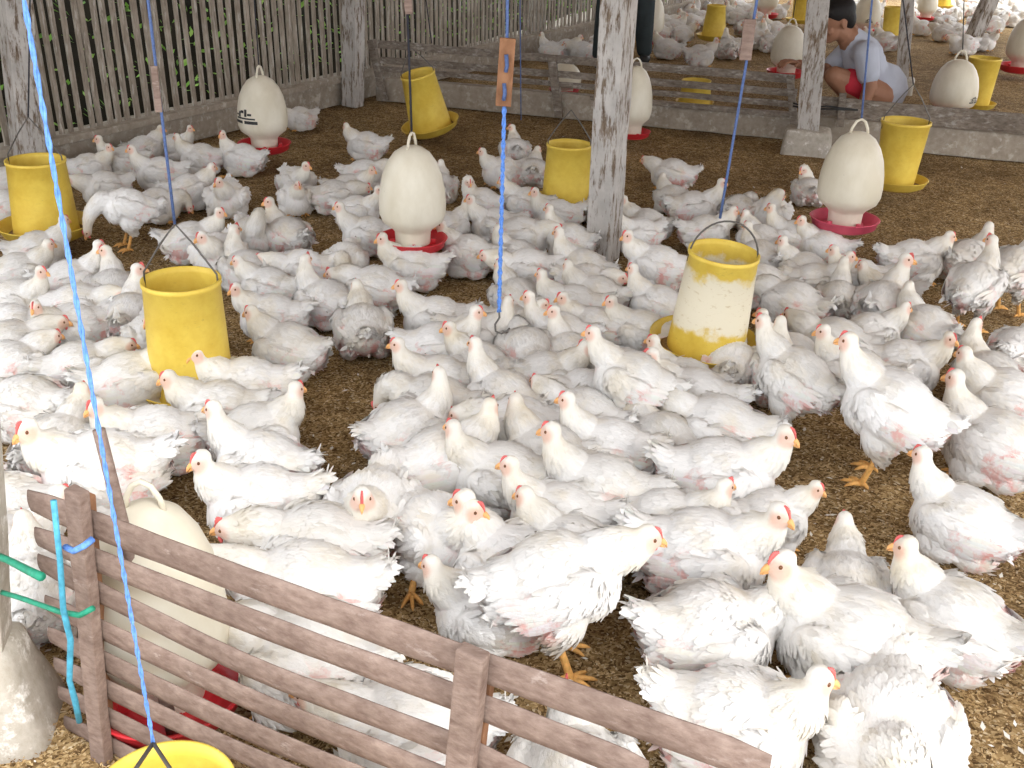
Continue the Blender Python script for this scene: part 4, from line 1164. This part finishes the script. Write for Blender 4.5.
# ------------------------------------------------------------------ the flock: torso centre in the photograph, way it faces
# (0 right, 90 away, 180 left, 270 towards us), pose, size, and a description where the bird has one of its own
FLOCK = [
 # left edge, back to front
 (8,183,20,'tuck',.95,None),(92,168,0,'halfR',.95,None),(122,163,200,'up',.95,None),(125,212,185,'stdown',.92,'white hen standing with head down at the left wall feeder, yellow shanks showing'),
 (149,150,10,'tuck',.9,None),(160,175,180,'up',1,'white hen sitting facing left, just right of the rope adjuster near the left wall'),(172,148,0,'up',.85,None),
 (202,160,180,'halfR',.95,None),(242,161,150,'upL',.95,'white hen sitting with raised neck just left of the small drinker by the left wall'),
 (300,119,200,'low',.85,'white hen lying alone against the curb, right of the drinker by the left wall'),
 (227,199,265,'tuck',1,'white hen sitting facing us on bare litter before the small left wall drinker'),
 (190,193,350,'tuck',.95,None),(158,205,0,'tuck',.95,None),(105,190,190,'low',.95,None),(8,207,0,'tuck',.9,None),
 (193,243,5,'halfR',1,'white hen facing right with tail raised, left of the rope holding the left flock feeder'),
 (222,258,270,'tuck',1,None),(252,238,290,'tuck',.95,None),(245,272,100,'upR',1,None),
 (40,252,5,'up',.95,None),(20,275,350,'tuck',.95,None),(72,282,5,'up',.98,'white hen facing right with raised orange beak, left flock, beside bare litter'),
 (112,292,110,'upL',.95,None),(75,306,350,'low',1,None),(128,325,100,'upR',.95,None),(137,335,275,'tuck',.9,None),
 (25,305,300,'up',.95,None),(30,345,0,'low',1.05,None),(88,333,190,'halfL',.98,None),(78,368,5,'low',1.0,'white hen lying facing right with pink beak low, left of the left flock feeder'),
 (8,330,180,'tuck',.95,None),(12,370,20,'low',1,None),
 (137,384,0,'halfR',1.10,'large white hen facing right, red comb touching the left flock feeder'),
 (242,386,180,'halfL',1.10,'large white hen facing left, beak against the right side of the left flock feeder'),
 (272,318,170,'halfL',.95,'cream-headed white hen facing left just behind right of the left flock feeder'),
 (288,352,150,'tuck',1.05,'white hen with long tail to the lower right, between left flock feeder and open litter'),
 (25,408,170,'low',1.0,None),
 # back row middle
 (366,146,175,'tuck',.95,'white hen lying alone on open litter behind the big drinker'),(296,184,300,'halfL',.9,None),(365,176,5,'low',.9,'small white hen with tail raised left, just left of the big drinker dome'),
 (350,190,0,'tuck',.9,None),(295,200,260,'tuck',.85,None),(335,198,10,'low',.9,None),
 (286,238,120,'upL',.95,'white hen facing away with drooped wing and pink flank, behind the left flock'),
 (368,236,180,'up',1,'white hen sitting with raised cream head, left of the red tray of the big drinker'),(358,212,0,'up',.9,None),
 (412,268,178,'up',1.02,'white hen facing left below the red tray of the big drinker, tail out right'),
 (472,256,160,'halfL',1,'plump white hen sitting with turned head, between big drinker and the hook rope'),
 (345,262,275,'down',.95,None),(303,272,200,'low',.95,None),(268,287,170,'tuck',.95,None),
 (325,303,110,'upR',1,None),(375,290,175,'low',1.1,None),
 (363,330,100,'tuck',1.05,'round white hen seen from behind, left leg stretched out on bare litter'),
 (436,320,178,'up',1.02,'white hen with raised neck facing left, tail reaching toward the hook rope'),
 (450,230,20,'up',.9,None),(495,228,170,'up',.95,None),(482,204,180,'tuck',.9,None),(441,188,90,'up',.85,None),
 (505,172,200,'halfR',.95,'white hen with reddish face directly behind the hook rope, back of flock'),(515,152,100,'upL',.85,None),(530,172,120,'tuck',.9,None),
 (452,344,5,'up',.98,None),(442,383,178,'up',1,'white hen with bright red comb facing left, front centre before the hook rope'),
 (488,340,330,'upL',1,None),(492,372,170,'halfL',.98,None),(520,300,120,'tuck',.95,None),(505,262,170,'tuck',.95,None),
 (528,205,150,'tuck',.95,None),(556,218,175,'up',.95,None),(585,206,95,'up',.85,None),(537,236,10,'low',1,None),
 (582,240,175,'up',.95,None),(528,266,190,'low',1,None),(573,276,170,'up',1,None),(588,286,10,'low',.95,None),
 (575,302,178,'halfR',1,None),(555,338,165,'up',.98,'white hen with raised neck facing left, just right of the hook end'),
 (583,352,95,'upL',.95,None),(610,300,175,'tuck',.95,None),
 (645,226,160,'halfL',.95,None),(628,238,200,'up',.9,None),(657,268,170,'halfL',1.08,'large round white hen sitting just right of the centre post foot'),
 (672,174,165,'low',1,'cream-soiled white hen lying on open litter right of the centre post'),
 (694,210,5,'up',1,'white hen facing right with tail left, behind the pale-banded feeder'),
 (672,199,160,'tuck',.85,None),(706,234,10,'tuck',.95,None),(768,214,280,'tuck',.95,None),(742,212,60,'low',.95,None),(760,242,100,'tuck',.95,None),
 (645,306,178,'up',.95,None),(640,335,175,'up',.95,'white hen with pink beak facing left, left of the pale-banded feeder tray'),
 (612,332,160,'halfL',.95,None),(610,365,175,'tuck',.95,None),
 (624,386,172,'st',.98,'white hen standing facing left on one yellow shank, below left of the pale-banded feeder'),
 (690,400,170,'halfL',1.1,'large white hen with lowered neck, directly in front of the pale-banded feeder tray'),
 (664,385,185,'up',.95,None),
 (726,364,95,'tuck',.98,'round white hen seen from behind, neck raised against the pale-banded feeder'),
 (778,362,175,'up',.95,None),(762,290,130,'tuck',1,None),(772,262,100,'up',.95,None),
 (525,335,350,'halfL',.95,None),(522,362,100,'tuck',1,None),(572,392,175,'low',.95,None),(545,385,20,'tuck',.95,None),
 # right hand side behind
 (795,240,175,'up',.98,'white hen facing left beneath the left edge of the pink drinker tray'),(822,247,170,'halfL',.95,'white hen with red face sitting directly below the pink drinker tray'),
 (808,192,100,'tuck',.85,'white hen half hidden behind the drinker on the right, wing tips raised'),
 (848,284,200,'halfR',.95,None),(800,272,180,'up',.95,None),(818,284,5,'up',.95,'white hen with red comb facing right, right of the pale-banded feeder'),
 (836,300,95,'up',.95,None),(878,288,180,'tuck',.95,None),
 (883,308,75,'upR',1.08,'big white hen seen from behind with drooping tail, centre right'),
 (915,262,20,'tuck',1.05,'white hen on bare litter with head tucked right, below the litter clearing'),
 (966,262,60,'up',1.05,None),(976,288,75,'stL',1.0,'white hen standing seen from behind, pink rump and yellow shank, near right edge'),
 (1016,272,60,'stL',1.0,'white hen standing cut by the right edge, yellow legs on bare litter'),
 (922,330,120,'tuck',1,None),(903,368,2,'halfR',1.05,'white hen lying facing right with red face and pink shoulder, right flock'),
 (988,380,140,'upR',1,'white hen seen from behind with raised neck, right edge'),(1018,350,90,'tuck',.9,None),
 (790,302,160,'low',1.1,None),(835,345,150,'low',1.08,None),(838,372,165,'up',1.02,None),(784,374,100,'up',1.0,None),(868,340,30,'tuck',.95,None),
 (790,385,160,'st',1.02,'white hen standing with pink thigh, one yellow foot forward on litter'),
 (884,418,172,'st',1.12,'tall white hen standing alone on open litter facing left, toes spread'),
 (992,450,170,'up',1.12,'white hen with cream neck and red comb facing left, right edge of the flock'),(1000,398,160,'tuck',1.05,None),
 (962,524,165,'up',1.05,'white hen lying facing left, yellow leg stretched out, on litter at far right'),
 # left front
 (157,438,175,'halfL',1.05,'white hen with red comb facing left behind the brown stick'),(256,436,3,'up',1.02,'white hen facing right with orange beak, at left edge of the bare litter'),
 (212,425,170,'tuck',1.0,None),(262,468,172,'up',1.05,None),(260,508,172,'up',1.1,'white hen facing left with pink breast, right of the fenced drinker'),
 (98,480,172,'halfL',1.2,'large white hen with red comb and pink flank, facing left behind the gate top'),
 (60,448,30,'tuck',1,None),(25,508,170,'low',1.05,None),(18,552,20,'tuck',1,None),(28,595,100,'tuck',1,None),
 (320,548,172,'low',1.15,'white hen lying facing left with long tail right, upper of pair behind front fence'),
 (305,592,165,'low',1.15,'big bright white hen with orange beak facing left, behind the front fence'),
 (300,665,150,'low',1.15,'white hen lying behind the front fence slats, right of the fenced drinker'),
 (410,735,170,'low',1.1,'white hen behind the lower slats just left of the front fence post'),
 (575,790,95,'low',1.05,'white hen mostly below the frame, tail tip between slats right of the fence post'),
 # centre front
 (408,437,30,'upL',1,'white hen with tail raised left and neck turned away, left of the centre flock'),(448,466,20,'halfL',1.08,'plump white hen with orange beak facing right, pink line along its wing'),
 (377,516,262,'tuck',1.05,'round white hen sitting facing us with orange beak, at the bare litter edge'),
 (440,540,300,'halfL',1.05,'white hen sitting facing us, head turned right, bald pink vent below'),
 (500,468,178,'halfR',1.02,None),(440,400,170,'tuck',1,None),(516,408,160,'up',1,None),(540,432,170,'low',1,None),
 (567,415,175,'low',1.05,None),(603,454,176,'up',1.0,'white hen facing left with bright red serrated comb and wattle, centre of the flock'),
 (532,462,120,'tuck',1,None),(603,500,172,'up',1.08,'white hen facing left, upper of two heads close together in the centre'),(565,522,172,'up',1.0,'white hen facing left, lower of two heads close together in the centre'),
 (668,436,160,'low',.95,None),(712,432,175,'low',1.1,'white hen bending neck down with pink flank and dirty tail, centre right'),
 (722,484,3,'halfR',1.15,'large white hen facing right with orange beak, on the open litter right of centre'),
 (762,512,5,'tuck',.8,None),
 (640,522,340,'halfL',1,None),
 (705,553,5,'halfR',1.15,'large white hen lying facing right, tail up, behind the standing foreground hen'),
 (506,575,140,'up2',1.08,'white hen with a cream neck, left of the standing foreground hen'),
 (560,584,8,'stlow',1.14,'big white hen standing on a yellow leg in the foreground, head low to the right'),
 (548,545,150,'tuck',1,None),
 # right front
 (718,634,25,'down',1.12,'white hen with drooping tail left, behind the hen turning right at the bottom'),
 (848,648,172,'halfL',1.26,'largest white hen with red face facing left, middle of the foreground group'),
 (950,625,165,'up2',1.10,'white hen with red comb and bare pink rump, right of the foreground group'),
 (735,728,0,'up2',1.12,'white hen facing right with orange beak, bottom of the picture'),
 (888,728,282,'down',1.18,'white hen with red comb bowed toward us, lowest of the foreground group'),
 (846,590,90,'tuck',.9,None),
 (520,610,200,'tuck',1.0,None),
]
FAR = [
 # beyond the slatted partition
 (567,49,0,'tuck',1,),(583,51,200,'low',1),(551,52,160,'up',1),(596,50,20,'tuck',.95),(600,42,100,'tuck',.95),(612,30,30,'up',1),(625,22,200,'tuck',1),
 (667,49,178,'tuck',1.1),(700,56,10,'halfR',1.1),(727,49,90,'up',1.1),(737,48,200,'tuck',1),(659,33,180,'tuck',1),(674,28,10,'up',1),(690,22,200,'tuck',1),(683,34,340,'tuck',1),
 (664,22,20,'low',1),(702,18,180,'up',1),(690,12,20,'tuck',1),(737,17,170,'up',1.1),(745,28,20,'tuck',1),(756,40,180,'up',1.1),(757,20,100,'tuck',1),(740,8,200,'tuck',1),(723,15,0,'up',1),(748,13,45,'tuck',1),
 (760,30,300,'tuck',1),(770,44,100,'tuck',1),(775,30,180,'up',1),(778,12,0,'tuck',1),(640,14,0,'tuck',.9),(672,10,0,'tuck',.9),(706,8,160,'tuck',.9),
 (820,8,0,'tuck',1),(845,7,180,'up',1),(853,3,30,'tuck',1),(858,14,190,'tuck',1),(874,12,0,'up',1),(879,26,20,'tuck',1),(885,42,150,'upL',1.1),(875,40,180,'tuck',1),
 (912,6,0,'tuck',1),(922,28,180,'up',1),(946,23,20,'upL',1.05),(944,33,185,'low',1.1),(955,14,0,'tuck',1),(965,10,180,'up',1),(935,14,100,'tuck',1),(963,45,190,'low',1.15),(984,42,0,'halfR',1.05),
 (987,10,0,'tuck',1),(998,11,180,'tuck',1),(994,25,20,'tuck',1.1),(1005,18,200,'low',1.05),(1014,20,0,'tuck',1),(1018,8,180,'up',1),(1008,6,90,'tuck',1),(975,22,100,'up',1),(977,3,0,'tuck',1),
 (956,30,200,'tuck',.95),(905,22,340,'tuck',.95),(930,4,180,'tuck',.9),(950,4,0,'tuck',.9),(910,14,180,'tuck',.9),
 (655,8,30,'tuck',.9),(770,4,0,'tuck',.9),(735,2,180,'tuck',.9),(715,1,0,'up',.9),(1022,14,180,'tuck',1.0),(990,3,180,'tuck',.9),(1016,0,0,'tuck',.9),
]
LANDMARKS = [('left wall feeder',47,200),('left flock feeder',187,340),('tilted back feeder',430,105),('feeder by the centre post',567,180),
 ('pale-banded feeder',710,300),('drinker by the left wall',265,120),('big drinker dome',413,190),('drinker with pink tray',843,180),
 ('fenced front drinker',165,600),('front fence post',470,690),('hook rope end',499,325),('brown stick',106,470),('open foreground litter',840,520),('bare centre litter',345,430)]
FAR_LANDMARKS = [('far feeder by standing person',712,25),('crouching person',855,50),('drinker left of crouching person',785,50),('feeder behind the crouching person',891,25),
 ('drinker beyond the plank',948,80),('standing person',622,40),('leaning far post',972,25),('drinker by the dark trousers',652,20),('drinker at the right edge',1015,45)]
ORD = ['nearest','second','third','fourth','fifth','sixth','seventh','eighth','ninth','tenth','eleventh','twelfth','thirteenth','fourteenth','fifteenth','sixteenth','seventeenth','eighteenth','nineteenth','twentieth']
def auto_labels(birds, marks):
    """says which hen it is: how it sits, which way it faces, and its rank on one side of the nearest landmark"""
    buckets = {}
    out = {}
    for i, (x, y, h, pose, given) in enumerate(birds):
        if given: out[i] = given
        name, lx, ly = min(marks, key=lambda m: math.hypot(m[1] - x, (m[2] - y)*1.5))
        dx, dy = x - lx, (y - ly)*1.5
        if abs(dx) > abs(dy): sd = 'left of' if dx < 0 else 'right of'
        else: sd = 'behind' if dy < 0 else 'in front of'
        buckets.setdefault((name, sd), []).append((math.hypot(dx, dy), i))
    for (name, sd), lst in buckets.items():
        lst.sort()
        for k, (_, i) in enumerate(lst):
            if i in out: continue
            x, y, h, pose, given = birds[i]
            face = 'right' if (h < 50 or h > 310) else 'away' if h < 130 else 'left' if h < 230 else 'forward'
            st = 'standing' if pose.startswith('st') else 'sitting'
            out[i] = 'white hen %s facing %s, %s hen %s the %s' % (st, face, ORD[k], sd, name)
    return out

rngf = random.Random(4)
used_proto = set()
OBST = [(Vector((o.location.x, o.location.y, 0)), r) for o, r in ((F1[0], .13), (F2[0], .09), (F4[0], .14), (F5[0], .21), (W13[0], .17))] + [(at(602, 258), 0.09)]
def spread(items):
    """settle the crowd: hens that would sit inside one another are nudged apart by a few centimetres"""
    home = [it['p'].copy() for it in items]
    for _ in range(40):
        mv = [Vector((0, 0, 0)) for _ in items]
        for i, a in enumerate(items):
            fa = Vector((math.cos(a['yaw']), math.sin(a['yaw']), 0))*0.055*a['s']
            for j in range(i + 1, len(items)):
                b = items[j]
                if (a['p'] - b['p']).length > 0.45: continue
                fb = Vector((math.cos(b['yaw']), math.sin(b['yaw']), 0))*0.055*b['s']
                for u in (-1, 1):
                    for w in (-1, 1):
                        d = (a['p'] + fa*u) - (b['p'] + fb*w); d.z = 0
                        R_ = 0.083*(a['s'] + b['s']); L = d.length
                        if 1e-4 < L < R_:
                            k = d.normalized()*(R_ - L)*0.18
                            mv[i] += k; mv[j] -= k
            for (c, r) in OBST:
                for u in (-1, 1):
                    d = (a['p'] + fa*u) - c; d.z = 0
                    R_ = r + 0.08*a['s']; L = d.length
                    if 1e-4 < L < R_: mv[i] += d.normalized()*(R_ - L)*0.35
        for i, a in enumerate(items):
            a['p'] += mv[i]
            d = a['p'] - home[i]
            if d.length > a['slack']: a['p'] = home[i] + d.normalized()*a['slack']
def put_hens(rows, marks, group):
    rj = random.Random(9)
    rows = [tuple(r[:2]) + ((r[2] + (0 if len(r) > 5 and r[5] else rj.uniform(-28, 28))) % 360,) + tuple(r[3:]) for r in rows]
    birds = [(r[0], r[1], r[2], r[3], r[5] if len(r) > 5 else None) for r in rows]
    labels = auto_labels(birds, marks)
    items = []
    for i, r in enumerate(rows):
        x, y, h, pose, sc = r[:5]
        if pose == 'tuck' and i % 3 == 1: pose = 'tuck2'
        if pose == 'up' and i % 3 == 1: pose = 'up2'
        if pose == 'low' and i % 2 == 1: pose = 'low2'
        if pose == 'tuck' and i % 5 == 2: pose = 'back' if i % 2 else 'down'
        p = at(x, y, (0.20 if pose.startswith('st') else 0.09) * sc); p.z = 0
        yaw = rad(h) - math.atan2(p.x, p.y) + rad(rngf.uniform(-6, 6))
        items.append(dict(p=p, yaw=yaw, s=sc*HEN_SCALE*(1.05 if y > 395 else 1.0)*rngf.uniform(0.98, 1.02), pose=pose, label=labels[i], slack=0.018 if birds[i][4] else 0.075))
    spread(items)
    for it in items:
        sc2 = it['s']; pose = it['pose']
        s3 = (sc2 * rngf.uniform(0.90, 0.96), sc2 * rngf.uniform(0.98, 1.06), sc2 * rngf.uniform(1.07, 1.15))
        root = PROTO[pose]
        if pose not in used_proto:
            used_proto.add(pose)
            root.location = it['p']; root.rotation_euler = (0, 0, it['yaw']); root.scale = s3
            o = root
        else:
            o = copy_tree(root, it['p'], (0, 0, it['yaw']), s3)
        tag(o, it['label'], 'hen', group)
HEN_SCALE = 0.96
put_hens(FLOCK, LANDMARKS, 'white hens on the litter of the near pen')
put_hens(FAR, FAR_LANDMARKS, 'white hens beyond the slatted partition')
for k in PROTO:
    if k not in used_proto:
        for c in list(PROTO[k].children): bpy.data.objects.remove(c)
        bpy.data.objects.remove(PROTO[k])

# ------------------------------------------------------------------ from working units to metres
for o in list(COL.objects):
    if o.parent is None and o.type in ('MESH', 'EMPTY'):
        o.location = o.location * UNIT
        o.scale = o.scale * UNIT
